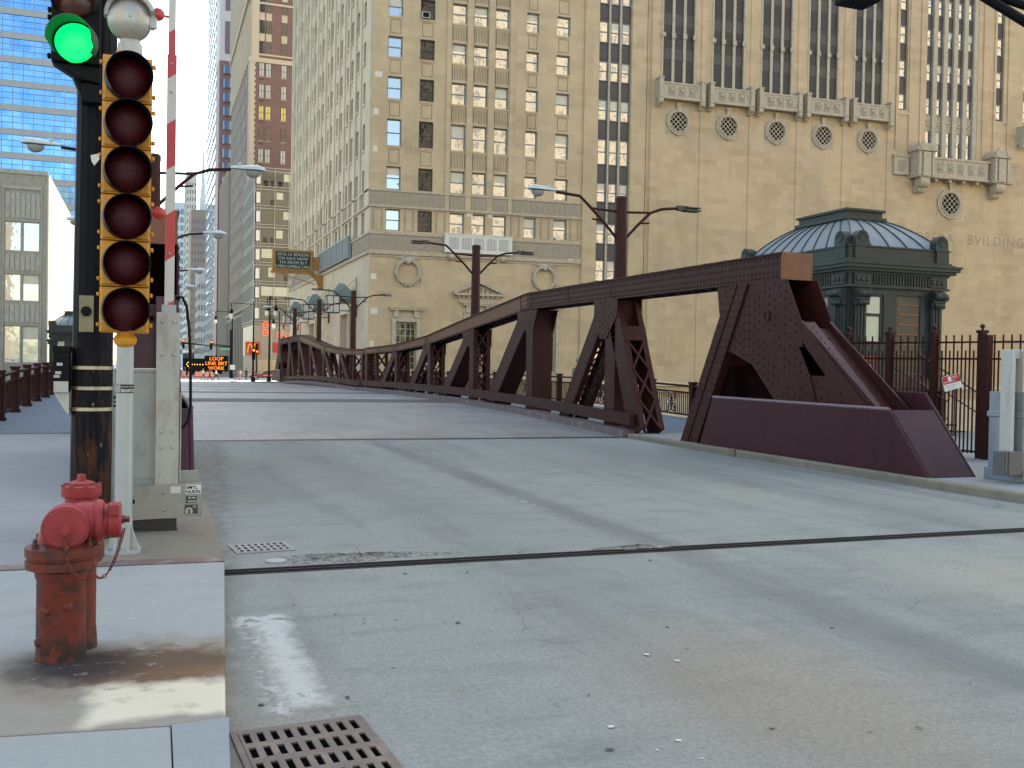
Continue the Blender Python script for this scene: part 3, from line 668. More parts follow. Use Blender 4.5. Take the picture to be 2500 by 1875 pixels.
# ---------------------------------------------------------------- railings of the walkways
def railing(name, label, x, y0, y1, side, dz):
    t = thing(name, label, 'railing', (x, y0, 0)); n = max(1, round((y1-y0)/2.55)); ys = rng(y0, y1, n)
    Z = lambda y: zr(y)+dz
    for y in ys:
        b = MB(); z = Z(y); b.box(x-.09, x+.09, y-.09, y+.09, z, z+1.08); b.box(x-.11, x+.11, y-.11, y+.11, z+1.08, z+1.13); b.box(x-.12, x+.12, y-.12, y+.12, z, z+.07)
        b.build('post', MAR, t)
    for k, (a, c) in enumerate(zip(ys, ys[1:])):
        a += .09; c -= .09; za, zc = Z(a), Z(c); b = MB()
        def bar2(h, w, hh): b.bar((x, a, za+h), (x, c, zc+h), w, hh)
        bar2(1.0, .13, .06); bar2(.80, .05, .05); bar2(.13, .05, .05)
        m = (a+c)/2; zm = (za+zc)/2
        q = a+.1
        while q < c:
            zq = za+(zc-za)*(q-a)/(c-a)
            if abs(q-m) > .27: b.box(x-.012, x+.012, q-.011, q+.011, zq+.13, zq+.82)
            q += .115
        for cy, cz in ((m-.11, .62), (m+.11, .62), (m-.11, .32), (m+.11, .32)): b.ring((x, cy, zm+cz), .085, .108, -.012, .012, 14, ax='X', sy=1.35)
        for s in (-1, 1): b.bar((x, m-.25*s, zm+.16), (x, m+.25*s, zm+.8), .024, .02)
        b.build('panel', MAR, t)
    return t
railing('bridge_railing', 'maroon iron railing with square posts along the left walkway', -3.1, 21.9, 81.0, -1, .06)
railing('bridge_railing', 'maroon railing with baluster and ring panels seen through the right truss', 15.2, 20.5, 81.5, 1, -.05)

# ---------------------------------------------------------------- bridge tender houses
def tender_house(label):
    t = thing('bridge_house', label, 'bridge house', (0, 0, 0), 'domed metal bridge houses'); HX, HY = 1.42, 2.25
    b = MB(); b.box(-HX-.1, HX+.1, -HY-.1, HY+.1, 0, 1.18); b.box(-HX-.18, HX+.18, -HY-.18, HY+.18, 1.18, 1.36); b.build('plinth', M('red_brown_base', (.085, .040, .034), .7, var=.2), t)
    b = MB()
    for s in (-1, 1):                       # walls with openings: front/back (y) and sides (x)
        y = s*HY
        for x0, x1, z0, z1 in ((-HX, HX, 3.5, 3.85), (-HX, -1.08, 1.36, 3.5), (-.42, -.02, 1.36, 3.5), (.95, HX, 1.36, 3.5), (-1.08, -.42, 1.36, 2.25)): b.box(x0, x1, y-.06, y+.06, z0, z1)
        x = s*HX
        for y0, y1, z0, z1 in ((-HY, HY, 3.5, 3.85), (-HY, -1.5, 1.36, 3.5), (-.5, .5, 1.36, 3.5), (1.5, HY, 1.36, 3.5), (-1.5, -.5, 1.36, 2.25), (.5, 1.5, 1.36, 2.25)): b.box(x-.06, x+.06, y0, y1, z0, z1)
    b.box(-HX, HX, -HY, HY, 3.6, 3.85); b.build('wall', COP, t)
    for sx in (-1, 1):
        for sy in (-1, 1):
            b = MB()
            for ax in (0, 1):
                def bx(u0, u1, o0, o1, z0, z1):
                    if ax == 0: xs = sorted((sx*u0, sx*u1)); ys = sorted((sy*(HY+o0), sy*(HY+o1)))
                    else: xs = sorted((sx*(HX+o0), sx*(HX+o1))); ys = sorted((sy*(u0+HY-HX), sy*(u1+HY-HX)))
                    b.box(*xs, *ys, z0, z1)
                bx(1.02, 1.36, .06, .14, 1.36, 3.5)
                for k in range(3): bx(1.06+k*.1, 1.10+k*.1, .14, .165, 1.6, 3.2)
                bx(.98, 1.40, .06, .2, 3.22, 3.34); bx(1.0, 1.38, .06, .24, 3.34, 3.62); bx(.98, 1.41, .06, .2, 1.36, 1.5)
                c = (sx*1.19, sy*(HY+.26)) if ax == 0 else (sx*(HX+.26), sy*(1.19+HY-HX))
                b.lathe([(.0, -.2), (.09, -.2), (.11, -.1), (.09, 0), (.11, .1), (.09, .2), (0, .2)], (c[0], c[1], 3.5), 12, ax=(1, 0, 0) if ax == 0 else (0, 1, 0))
                b.lathe([(.0, -.15), (.06, -.15), (.075, 0), (.06, .15), (0, .15)], (c[0]-(0 if ax == 0 else sx*.04), c[1]-(sy*.04 if ax == 0 else 0), 3.27), 12, ax=(1, 0, 0) if ax == 0 else (0, 1, 0))
            b.build('pilaster', COP, t)
    b = MB(); b.box(-HX-.16, HX+.16, -HY-.16, HY+.16, 3.66, 3.72); b.box(-HX-.12, HX+.12, -HY-.12, HY+.12, 3.72, 4.0)
    for s in (-1, 1):
        x = -HX+.5
        while x < HX-.45: b.box(x, x+.045, s*(HY+.14)-.02, s*(HY+.14)+.02, 3.75, 3.98); x += .09
        y = -HY+.5
        while y < HY-.45: b.box(s*(HX+.14)-.02, s*(HX+.14)+.02, y, y+.045, 3.75, 3.98); y += .09
        for cx in (-1.19, 1.19):
            b.box(cx-.25, cx+.25, s*(HY+.13)-.05, s*(HY+.13)+.05, 3.73, 3.99)
            for k in (-1, 0, 1): b.lathe([(.0, 0), (.07, 0), (.06, .03), (0, .035)], (cx+k*.15, s*(HY+.18), 3.86), 12, ax=(0, s, 0))
        for cy in (-2.02, 2.02):
            b.box(s*(HX+.13)-.05, s*(HX+.13)+.05, cy-.25, cy+.25, 3.73, 3.99)
            for k in (-1, 0, 1): b.lathe([(.0, 0), (.07, 0), (.06, .03), (0, .035)], (s*(HX+.18), cy+k*.15, 3.86), 12, ax=(s, 0, 0))
    b.build('frieze', COP, t)
    b = MB()
    for e, z0, z1 in ((.16, 4.0, 4.06), (.27, 4.06, 4.13), (.34, 4.13, 4.22), (.38, 4.22, 4.27), (.25, 4.27, 4.31)): b.box(-HX-e, HX+e, -HY-e, HY+e, z0, z1)
    b.build('cornice', COP, t)
    b = MB(); b.box(-HX-.14, HX+.14, -HY-.14, HY+.14, 4.31, 4.66); b.box(-HX-.17, HX+.17, -HY-.17, HY+.17, 4.66, 4.70); b.box(-HX-.19, HX+.19, -HY-.19, HY+.19, 4.31, 4.36)
    for s in (-1, 1):
        for k in (-1, 1):
            b.box(k*1.28-.17, k*1.28+.17, s*(HY+.15)-.05, s*(HY+.15)+.05, 4.36, 4.66); b.box(s*(HX+.15)-.05, s*(HX+.15)+.05, k*2.1-.17, k*2.1+.17, 4.36, 4.66)
    b.build('parapet', COP, t)
    for sx in (-1, 1):
        for sy in (-1, 1):
            for ax in (0, 1):
                c = Vector((sx*1.25, sy*(HY+.12), 4.66)) if ax == 0 else Vector((sx*(HX+.12), sy*2.08, 4.66)); d = Vector((0, sy, 0)) if ax == 0 else Vector((sx, 0, 0)); u = Vector((1, 0, 0)) if ax == 0 else Vector((0, 1, 0))
                b = MB(); poly = [(-.2, 0)]+[(.2*cos(pi-a*pi/10), .17+.23*sin(a*pi/10)) for a in range(11)]+[(.2, 0)]
                V = []; k = len(poly)
                for o in (-.12, .10):
                    for p, q in poly: V.append(c+u*p+d*o+Vector((0, 0, q)))
                b.add(V, [tuple(range(k)), tuple(range(k, 2*k))]+[(i, (i+1) % k, k+(i+1) % k, k+i) for i in range(k)])
                for a in range(1, 10, 1): b.bar(c+d*.105+Vector((0, 0, .1)), c+d*.105+u*(.155*cos(a*pi/10))+Vector((0, 0, .17+.18*sin(a*pi/10))), .022, .02, up=d)
                b.build('antefix', COP, t)
    # dome: four curved sheets, standing seams, cap
    n = 10; P = []
    for k in range(n+1):
        a = .80+k/n*.47; r = (cos(a)-cos(1.27))/(cos(.80)-cos(1.27)); P.append((.52+(HX+.02-.52)*r, .95+(HY+.05-.95)*r, 4.70+.90*(sin(a)-sin(.80))/(sin(1.27)-sin(.80))))
    b = MB()
    for (x0, y0, z0), (x1, y1, z1) in zip(P, P[1:]):
        b.add([(-x0, -y0, z0), (x0, -y0, z0), (x0, y0, z0), (-x0, y0, z0), (-x1, -y1, z1), (x1, -y1, z1), (x1, y1, z1), (-x1, y1, z1)], [(0, 1, 5, 4), (1, 2, 6, 5), (2, 3, 7, 6), (3, 0, 4, 7)])
    b.box(-P[0][0], P[0][0], -P[0][1], P[0][1], 4.62, 4.70)
    dm = b.build('dome', LEAD, t, smooth=True)
    b = MB()
    for f in (-1, -.6, -.2, .2, .6, 1):
        for s in (-1, 1): b.tube([(x*f, y*s, z+.012) for x, y, z in P], .02, 5)
    for f in (-.78, -.56, -.33, -.11, .11, .33, .56, .78):
        for s in (-1, 1): b.tube([(x*s, y*f, z+.012) for x, y, z in P], .02, 5)
    b.build('seam', COP, dm)
    z = P[-1][2]; b = MB(); b.box(-.66, .66, -1.1, 1.1, z-.03, z+.05); b.box(-.58, .58, -1.02, 1.02, z+.05, z+.2); b.box(-.64, .64, -1.08, 1.08, z+.2, z+.26); b.box(-.5, .5, -.9, .9, z+.26, z+.3); b.lathe([(0, 0), (.04, 0), (.03, .08), (0, .1)], (0, 0, z+.28), 8); b.build('roof_cap', COP, t)
    # window and door on the ends, windows on the sides
    for s in (-1, 1):
        y = s*(HY-.02)
        b = MB()
        for a in ((-1.08, -.42, 3.44, 3.5), (-1.08, -.42, 2.25, 2.32), (-1.08, -1.0, 2.32, 3.44), (-.5, -.42, 2.32, 3.44)): b.box(a[0], a[1], y-.05, y+.05, a[2], a[3], 0)
        b.box(-1.0, -.5, y-.035, y+.045, 2.95, 3.02, 0); b.box(-1.0, -.5, y-.01, y+.01, 2.32, 2.95, 1); b.box(-1.0, -.5, y+s*.02-.01, y+s*.02+.01, 3.02, 3.44, 1)
        b.build('window', [COP, M('pale_blind', (.50, .52, .40), .4, var=.08)], t)
        b = MB(); b.box(-.02, .95, y-.03, y+.03, 1.36, 3.5, 1)
        for k in range(8): b.box(.04, .72, y+s*.04-.012, y+s*.04+.012, 1.5+k*.25, 1.53+k*.25, 0)
        b.box(.76, .95, y-.06, y+.06, 1.36, 3.5, 2)
        b.build('door', [M('door_slat_orange', (.20, .075, .03), .5), M('door_brown', (.055, .045, .034), .5), COP], t)
        x = s*(HX-.02)
        for y0, y1 in ((-1.5, -.5), (.5, 1.5)):
            b = MB()
            for a in ((y0, y1, 3.44, 3.5), (y0, y1, 2.25, 2.32), (y0, y0+.07, 2.32, 3.44), (y1-.07, y1, 2.32, 3.44), (y0+.07, y1-.07, 2.85, 2.92)): b.box(x-.05, x+.05, a[0], a[1], a[2], a[3], 0)
            b.box(x-.015, x+.015, y0+.07, y1-.07, 2.32, 3.44, 1); b.build('window', [COP, GLASSD], t)
    return t
th = tender_house('dark green metal bridge house with a lead dome, standing by the iron fence'); th.location = (17.78, 22.35, .1)
dup(th, (-5.72, 86.4, -.45), 'distant domed bridge house between the concrete block and the black pole')

# ---------------------------------------------------------------- fence, steps and small things by the bridge house
t = thing('iron_fence', 'tall maroon iron picket fence with ball-topped posts beside the bridge house', 'fence', (13.6, 14.2, .12))
FP = [Vector((13.02, 16.0)), Vector((13.35, 15.22)), Vector((13.64, 14.38)), Vector((13.91, 13.53)), Vector((14.45, 12.2))]
for k, p in enumerate(FP):
    b = MB(); b.box(p.x-.055, p.x+.055, p.y-.055, p.y+.055, .12, 2.36); b.box(p.x-.075, p.x+.075, p.y-.075, p.y+.075, 2.36, 2.41); b.lathe([(0, 0), (.025, 0), (.02, .03), (.045, .06), (.045, .09), (0, .12)], (p.x, p.y, 2.41), 8); b.build('post', MAR, t)
for k, (p, q) in enumerate(zip(FP, FP[1:])):
    b = MB(); n = 6 if k < 3 else 10
    for z in (.24, 1.9, 2.2): b.bar((p.x, p.y, z), (q.x, q.y, z), .035, .035)
    for i in range(1, n*2):
        r = p.lerp(q, i/(n*2)); b.box(r.x-.011, r.x+.011, r.y-.011, r.y+.011, .2, 2.33 if i % 2 else 2.05)
    b.build('panel', MAR, t)
b = MB(); b.box(13.78, 13.9, 13.28, 13.42, .12, 2.32); b.build('gate_stile', MAR, t)
b = MB(); b.box(13.86, 14.04, 13.12, 13.28, .12, 1.14); b.box(13.84, 14.06, 13.10, 13.30, .12, .17)
tag(b.build('bollard', IRON), 'short dark square bollard at the foot of the fence post', 'bollard')
b = MB(); c = Vector((13.31, 13.60, 1.475)); ux = Vector((.94, -.30, .28)).normalized(); uz = Vector((-.28, .08, .95)); uz = (uz-ux*uz.dot(ux)).normalized(); un = ux.cross(uz)
def plate(b, c, ux, uz, un, w0, w1, h0, h1, o0, o1, m): b.hexa([c+ux*w0+uz*h0+un*o0, c+ux*w1+uz*h0+un*o0, c+ux*w1+uz*h0+un*o1, c+ux*w0+uz*h0+un*o1, c+ux*w0+uz*h1+un*o0, c+ux*w1+uz*h1+un*o0, c+ux*w1+uz*h1+un*o1, c+ux*w0+uz*h1+un*o1], m)
plate(b, c, ux, uz, un, -.165, .165, -.13, .13, 0, .004, 0); plate(b, c, ux, uz, un, -.16, .16, -.01, .125, .004, .008, 1); plate(b, c, ux, uz, un, -.06, .0, .03, .11, .008, .011, 0)
put_text(b, 'NO', .06, c+ux*.02+uz*.062+un*.009, ux, uz, 0, .001); put_text(b, 'TRESPASSING', .036, c-ux*.15+uz*.012+un*.009, ux, uz, 0, .001); put_text(b, 'PRIVATE PROPERTY', .026, c-ux*.14-uz*.06+un*.005, ux, uz, 2, .001); put_text(b, 'KEEP OUT', .03, c-ux*.1-uz*.105+un*.005, ux, uz, 2, .001)
tag(b.build('warning_sign', [WHITE, REDS, M('faded_print', (.35, .22, .2), .6)]), 'small tilted red and white warning sign wired to the fence', 'sign')
t = thing('entrance_steps', 'metal steps with sloping handrails leading up to the bridge house door', 'steps', (17.4, 18.9, .12))
b = MB(); b.box(16.2, 18.9, 19.35, 19.98, 1.2, 1.3); b.box(16.3, 16.4, 19.4, 19.9, .12, 1.2); b.box(18.7, 18.8, 19.4, 19.9, .12, 1.2); b.build('landing', IRON, t)
b = MB()
for k in range(7): b.box(16.9+k*.27, 17.2+k*.27, 18.75, 19.35, 1.2-.16*k-.04, 1.2-.16*k)
b.build('tread', IRON, t)
for y in (19.3, 18.75):
    b = MB(); d = .9 if y < 19 else 0
    b.tube([(16.35+d, y, 2.12), (18.75+d, y, .95)], .022, 6); b.tube([(16.4+d, y, 1.62), (18.4+d, y, .62)], .018, 6)
    for x in (16.4, 17.55, 18.7): b.tube([(x+d, y, .12), (x+d, y, 2.1-(x-16.4)*.49)], .02, 6)
    b.build('handrail', IRON, t)
b = MB(); b.box(14.72, 15.34, 17.9, 18.15, .12, 2.02, 1); b.box(14.74, 15.32, 17.88, 17.9, 1.3, 2.0, 0); b.box(14.84, 15.24, 17.872, 17.88, 1.42, 1.86, 1); b.box(15.0, 15.2, 17.866, 17.872, 1.76, 1.80, 2)
tag(b.build('call_box', [REDP, IRON, WHITE]), 'red-fronted call box behind the fence under the bridge house window', 'call box')
t = thing('crossing_gate_base', 'grey barrier gate machine with its steel counterweight, cut off at the right frame edge', 'barrier gate', (11.35, 10.4, .125), 'bridge barrier gates')
b = MB(); b.box(11.14, 11.20, 10.3, 10.5, .5, 1.97); b.box(11.34, 11.40, 10.3, 10.5, .5, 1.97); b.box(11.2, 11.34, 10.44, 10.5, .5, 1.97); b.box(11.2, 11.7, 10.36, 10.44, 1.84, 1.97); b.build('upright', GREYP, t, bevel=.008)
b = MB(); b.box(11.29, 12.1, 10.2, 10.9, .125, .3); b.box(11.31, 12.05, 10.25, 10.85, .3, 1.38); b.box(11.29, 12.07, 10.23, 10.87, 1.02, 1.1); b.build('cabinet', M('pale_blue_cabinet', (.20, .235, .265), .5, var=.1, dirt=(.26, .29, .32)), t, bevel=.012)
b = MB(); b.box(10.93, 11.3, 10.22, 10.40, .24, .57); b.box(10.96, 10.99, 10.205, 10.22, .24, .57); b.box(11.02, 11.04, 10.205, 10.22, .24, .57); b.build('counterweight', M('steel_block', (.12, .125, .13), .5, .4), t, bevel=.008)
# signal mast arm overhead at the top right corner
t = thing('signal_mast', 'black signal mast arm reaching in overhead at the top right corner', 'traffic signal', (10.95, 5.6, .125), 'traffic signals')
b = MB(); b.tube([(10.95, 5.6, .12), (10.95, 5.6, 4.6)], [.14, .11], 12); b.build('pole', BLK, t, smooth=True)
for z0, z1 in ((3.9, 5.12), (4.6, 5.3)):
    b = MB(); b.tube([(10.95, 5.6, z0-.3), (9.6, 5.98, z0), (7.6, 6.85, z0+.88), (7.05, 7.05, z1), (5.7, 7.1, 5.6)] if z0 < 4 else [(10.95, 5.6, z0), (7.6, 6.9, 4.99), (7.2, 7.0, 5.1), (5.7, 7.1, 5.7)], .045, 8); b.build('arm', BLK, t, smooth=True)
b = MB(); b.box(5.57, 5.88, 6.9, 7.15, 4.8, 5.9); b.lathe([(.13, 0), (.15, .25)], (5.72, 6.9, 4.98), 14, ax=(0, -1, 0)); b.build('signal_head', BLK, t, bevel=.02)
# ---------------------------------------------------------------- fire hydrant
def mat_hyd(name, a, b, k=.5):
    t = NT(name); c = t.mix(t.noise(5, 5), a, b); Z = t.xyz()[2]
    c = t.mix(t.math('MULTIPLY', t.ramp(t.noise(9, 6, None, .65), .50, .62), k), c, (.055, .022, .016))
    c = t.mix(t.math('MULTIPLY', t.math('MULTIPLY', t.math('SUBTRACT', 1., t.ramp(Z, .02, .22)), t.ramp(t.noise(14, 5), .38, .55)), k), c, (.020, .014, .013))
    c = t.mix(t.math('MULTIPLY', t.ramp(t.noise(6, 6, t.mp((1, 1, .5), (3, 2, 1)), .65), .56, .68), k*.8), c, (.028, .022, .022))
    t.bump(t.math('ADD', t.noise(60, 4), t.math('MULTIPLY', t.noise(11, 3), .8)), .4, .006); return t.fin(c, .5, 0, .35)
HYDT = mat_hyd('hydrant_red', (.23, .018, .022), (.31, .036, .040), .25); HYDB = mat_hyd('hydrant_rusty_red', (.115, .018, .011), (.175, .034, .017), 1.)
HX, HY = -.40, 5.40
t = thing('fire_hydrant', 'weathered red fire hydrant with a chained side cap, rusty at its foot', 'fire hydrant', (HX, HY, .1))
b = MB(); b.lathe([(.122, .085), (.118, .14), (.117, .5), (.125, .52), (.128, .56)], (HX, HY, 0), 12)
for a, z in ((-.55, .36), (.35, .38), (-1.0, .2)): b.lathe([(.0, 0), (.026, 0), (.02, .014), (0, .018)], (HX+.115*sin(a), HY-.115*cos(a), z), 8, ax=(sin(a), -cos(a), 0))
b.build('barrel', HYDB, t, smooth=True)
b = MB(); b.lathe([(.075, .2), (.075, .62)], (HX+.08, HY+.17, 0), 12); b.lathe([(.085, .085), (.078, .2)], (HX+.08, HY+.17, 0), 12); b.build('rear_pipe', HYDB, t, smooth=True)
b = MB(); b.lathe([(.13, .545), (.168, .56), (.17, .60), (.155, .605), (.155, .615), (.17, .62), (.172, .665), (.12, .69)], (HX, HY, 0), 20); b.lathe([(.1, .55), (.112, .57), (.112, .65), (.09, .67)], (HX+.08, HY+.17, 0), 16)
fl = b.build('flange', HYDB, t, smooth=True)
for a in (-2.2, -.9, .2, 1.1, 2.4):
    b = MB(); p = (HX+.145*sin(a), HY-.145*cos(a)); b.lathe([(.018, .665), (.018, .69), (.011, .69), (.011, .715), (0, .716)], (*p, 0), 6); b.build('bolt', HYDB, fl)
b = MB(); AZ = .785
pts = [(HX, HY, .64), (HX, HY, .665)]; rs = [.118, .118]
for k in range(1, 10):
    a = k/9*pi/2; pts.append((HX-.005+.12*(1-cos(a)), HY, .665+.12*sin(a))); rs.append(.118-.018*sin(a))
pts += [(HX+.165, HY, AZ)]; rs += [.097]
b.tube(pts, rs, 24); b.build('elbow', HYDT, t, smooth=True)
b = MB(); b.lathe([(.088, .145), (.102, .15), (.110, .165), (.103, .19), (.086, .198), (.080, .225)], (HX, HY, AZ), 24, ax=(1, 0, 0)); b.build('nozzle', HYDT, t, smooth=True)
b = MB(); b.lathe([(.080, .212), (.091, .217), (.091, .268), (.082, .276), (.03, .278)], (HX, HY, AZ), 20, ax=(1, 0, 0)); b.box(HX+.218, HX+.262, HY-.112, HY-.06, .825, .875)
cp = b.build('nozzle_cap', HYDT, t, smooth=True); b = MB(); b.lathe([(.022, .276), (.022, .29), (.016, .292), (.016, .315), (0, .316)], (HX, HY, AZ), 5, ax=(1, 0, 0)); b.build('nut', HYDB, cp)
b = MB(); b.lathe([(.112, .0), (.112, .112), (.107, .12), (.096, .122), (.094, .135), (.0, .136)], (HX+.022, HY, .768), 28, ax=(0, -1, 0)); sc_ = b.build('side_cap', HYDT, t, smooth=True)
b = MB(); b.lathe([(.032, .135), (.032, .148), (.022, .15), (.02, .18), (0, .181)], (HX+.026, HY, .762), 6, ax=(0, -1, 0)); b.build('nut', HYDT, sc_)
b = MB(); c = (HX+.078, HY+.16, 0); b.lathe([(.080, .60), (.080, .885), (.094, .89), (.098, .91), (.096, .945), (.085, .95), (.066, .95), (.066, .962), (.04, .972), (0, .972)], c, 24)
for k in range(8): b.lathe([(.013, .94), (.013, .956), (0, .958)], (c[0]+.088*cos(k*pi/4+.3), c[1]+.088*sin(k*pi/4+.3), 0), 6)
b.lathe([(.027, .965), (.022, 1.005), (0, 1.006)], c, 5); b.build('bonnet', HYDT, t, smooth=True)
def chain(b, P, r=.0036, L=.026):
    d = []
    for p, q in zip(P, P[1:]):
        p, q = Vector(p), Vector(q); n = max(1, int((q-p).length/(L*.72)))
        for i in range(n): d.append((p.lerp(q, (i+.5)/n), (q-p).normalized()))
    for i, (c, u) in enumerate(d):
        s = u.orthogonal().normalized(); 
        if i % 2: s = u.cross(s)
        loop = [c+u*(L/2*cos(a))+s*(L*.27*sin(a)) for a in [k*pi/4 for k in range(9)]]; b.tube(loop, r, 5)
def sag(p, q, s, n=10): return [Vector(p).lerp(Vector(q), i/n)-Vector((0, 0, s*4*(i/n)*(1-i/n))) for i in range(n+1)]
b = MB(); e = (HX+.155, HY-.175, .545); chain(b, [(HX+.026, HY-.16, .75), (HX+.03, HY-.17, .67)]+sag((HX+.035, HY-.18, .62), e, .055)); chain(b, sag((HX+.29, HY-.02, .74), e, .10)); chain(b, [(HX+.15, HY-.13, .66), e]); b.build('chain', HYDB, t)

# ---------------------------------------------------------------- black traffic signal post
PX0, PY0 = -.455, 9.0
t = thing('traffic_signal', 'black rusty signal post with a lit green light at its top', 'traffic signal', (PX0, PY0, .1), 'traffic signals')
tt = NT('black_post_paint'); X = tt.xyz(); c = tt.mix(tt.noise(3, 5), (.0025, .004, .007), (.006, .008, .012))
low = tt.math('SUBTRACT', 1., tt.ramp(X[2], 1.15, 1.75)); rk = tt.math('MULTIPLY', tt.ramp(tt.noise(7, 7, tt.mp((1.6, 1.6, .32)), .7), .46, .64), low)
c = tt.mix(tt.math('MULTIPLY', rk, .85), c, (.085, .032, .014)); c = tt.mix(tt.math('MULTIPLY', tt.ramp(tt.noise(24, 5, tt.mp((1, 1, .5))), .66, .70), tt.math('MULTIPLY', low, .8)), c, (.20, .16, .08)); tt.bump(tt.noise(30, 4), .3, .006); POST = tt.fin(c, .6, 0, .12)
b = MB(); n = 16; prof = []
V = []; Fs = []
for zi, z in enumerate((.1, .16, 5.6)):
    for j in range(32):
        a = 2*pi*j/32; r = (.163 if zi < 2 else .150)*(1-.025*(j % 2)); V.append((PX0+r*cos(a)-.014*0+.03*(z/5.6), PY0+r*sin(a), z))
for i in range(2):
    for j in range(32): Fs.append((i*32+j, i*32+(j+1) % 32, i*32+32+(j+1) % 32, i*32+32+j))
Fs += [tuple(range(32)), tuple(range(64, 96))]; b.add(V, Fs); b.build('post', POST, t, smooth=False)
BAND = M('steel_band', (.42, .38, .28), .4, .6, var=.35, scale=9, dirt=(.18, .15, .1))
for z in (1.52, 1.35, 1.175):
    b = MB(); b.lathe([(.160, 0), (.168, 0), (.168, .028), (.160, .028)], (PX0+.03*z/5.6, PY0, z), 24); b.build('steel_band', BAND, t)
sp = Vector((-.66, 8.78, 4.28))
b = MB(); b.box(-.77, -.40, 8.76, 8.98, 4.01, 5.20)
for z in (4.03, 4.34, 4.40): b.box(-.80, -.77, 8.78, 8.84, z, z+.045)
b.prism([(-.77, 4.01), (-.40, 4.01), (-.40, 3.86), (-.58, 3.90)], 'Y', 8.80, 8.96)
b.build('signal_head', BLK, t, bevel=.02)
b = MB(); b.tube([(-.58, 8.9, 3.95), (-.52, 8.93, 3.80), (-.36, 8.9, 3.74)], .05, 8); b.box(-.54, -.36, 8.74, 8.9, 3.7, 3.84); b.build('bracket', BLK, t)
def visor(b, c, r, L, d=(0, -1, 0), n=24, a0=-.62, a1=3.76, up=(0, 0, 1), m=0, th=.008, taper=.0):
    d = Vector(d).normalized(); u = Vector((0, 0, 1)); s = u.cross(d).normalized()*-1; u = d.cross(s)*-1 if d.cross(s).z < 0 else d.cross(s); V = []; Fs = []
    for k in range(n+1):
        a = a0+(a1-a0)*k/n; e = 1 if a0+.5 < a < a1-.5 else .55+.45*max(0, sin(a)+.0)
        for rr, l in ((r, 0), (r-th, 0), (r-th, L*e), (r, L*e)): V.append(Vector(c)+s*(rr*cos(a))+u*(rr*sin(a))+d*l)
    for k in range(n):
        for q in range(4): Fs.append((k*4+q, k*4+(q+1) % 4, k*4+4+(q+1) % 4, k*4+4+q))
    Fs += [(0, 1, 2, 3), (n*4, n*4+1, n*4+2, n*4+3)]; b.add(V, Fs, m)
GV = M('green_lit_visor', (.01, .075, .04), .5, var=.5, scale=40)  # green glow of the lens put into the visor colour
for z, nm in ((4.165, 'g'), (4.525, 'a')):
    b = MB(); visor(b, (-.585, 8.76, z), .178, .20, (-.22, -1, -.03)); vz = b.build('visor', GV if nm == 'g' else BLK, t, smooth=True)
    b = MB(); b.lathe([(.160, 0), (.15, .03), (.10, .055), (0, .07)], (-.59, 8.76, z), 24, ax=(-.2, -1, 0)); b.build('lens', ME('green_light', (.0, .8, .13), .48) if nm == 'g' else M('amber_lens', (.07, .016, .006), .25), t, smooth=True)
b = MB(); b.box(-.545, -.435, 8.825, 8.84, 1.83, 2.13, 0); b.lathe([(.0, 0), (.042, 0), (.042, .008), (0, .01)], (-.49, 8.825, 2.0), 14, m=1, ax=(0, -1, 0)); b.build('worn_sticker', [M('worn_tape', (.24, .22, .14), .7, var=.4, scale=12), BLK], t)
b = MB(); b.prism([(-.47, 3.28), (-.41, 3.3), (-.40, 3.26), (-.44, 3.2), (-.46, 3.23)], 'Y', 8.815, 8.83); b.build('torn_sticker', WHITE, t)
b = MB(); b.box(-.735, -.615, 8.85, 9.05, 1.33, 1.70, 0); b.box(-.74, -.61, 8.84, 9.06, 1.66, 1.71, 0); b.prism([(-.735, 1.33), (-.615, 1.33), (-.615, 1.14), (-.65, 1.18)], 'Y', 8.87, 9.03, 1); b.box(-.73, -.62, 8.835, 8.85, 1.33, 1.42, 1)
for k, (x, z) in enumerate(((-.69, 1.56), (-.70, 1.49), (-.71, 1.46))): b.box(x-.02, x+.025, 8.845, 8.85, z-.012, z+.012, 1)
b.build('push_button_box', [BLK, M('scuffed_white_box', (.42, .42, .39), .6, var=.3, scale=9)], t, bevel=.01)

# ---------------------------------------------------------------- six-lens bridge signal with bell
t = thing('bridge_signal', 'yellow column of six unlit red lenses on a grey post with a bell on top', 'bridge signal', (-.175, 8.24, .1))
b = MB(); b.lathe([(.135, .1), (.135, .125), (.075, .13), (.066, .4), (.064, 1.74)], (-.175, 8.24, 0), 20); b.build('post', GALV, t, smooth=True)
b = MB()
for k in range(4):
    a = k*pi/2-.5; d = Vector((cos(a), sin(a), 0)); c = Vector((-.175, 8.24, .125)); s = Vector((-sin(a), cos(a), 0))*.004
    P = [c+d*.06, c+d*.135, c+d*.06+Vector((0, 0, .22))]; b.add([p+s for p in P]+[p-s for p in P], [(0, 1, 2), (3, 4, 5), (0, 1, 4, 3), (1, 2, 5, 4), (2, 0, 3, 5)])
    b.lathe([(.02, .125), (.02, .14), (.011, .14), (.011, .16), (0, .16)], (-.175+.115*cos(a+.8), 8.24+.115*sin(a+.8), 0), 6)
b.build('base_gusset', GALV, t)
b = MB(); b.lathe([(.045, 1.70), (.085, 1.73), (.095, 1.77), (.07, 1.80), (.07, 1.83)], (-.175, 8.22, 0), 8); b.build('slip_collar', YEL, t)
VIS = M('visor_black', (.005, .005, .006), .6, spec=.2); SW, SH = .178, .3525
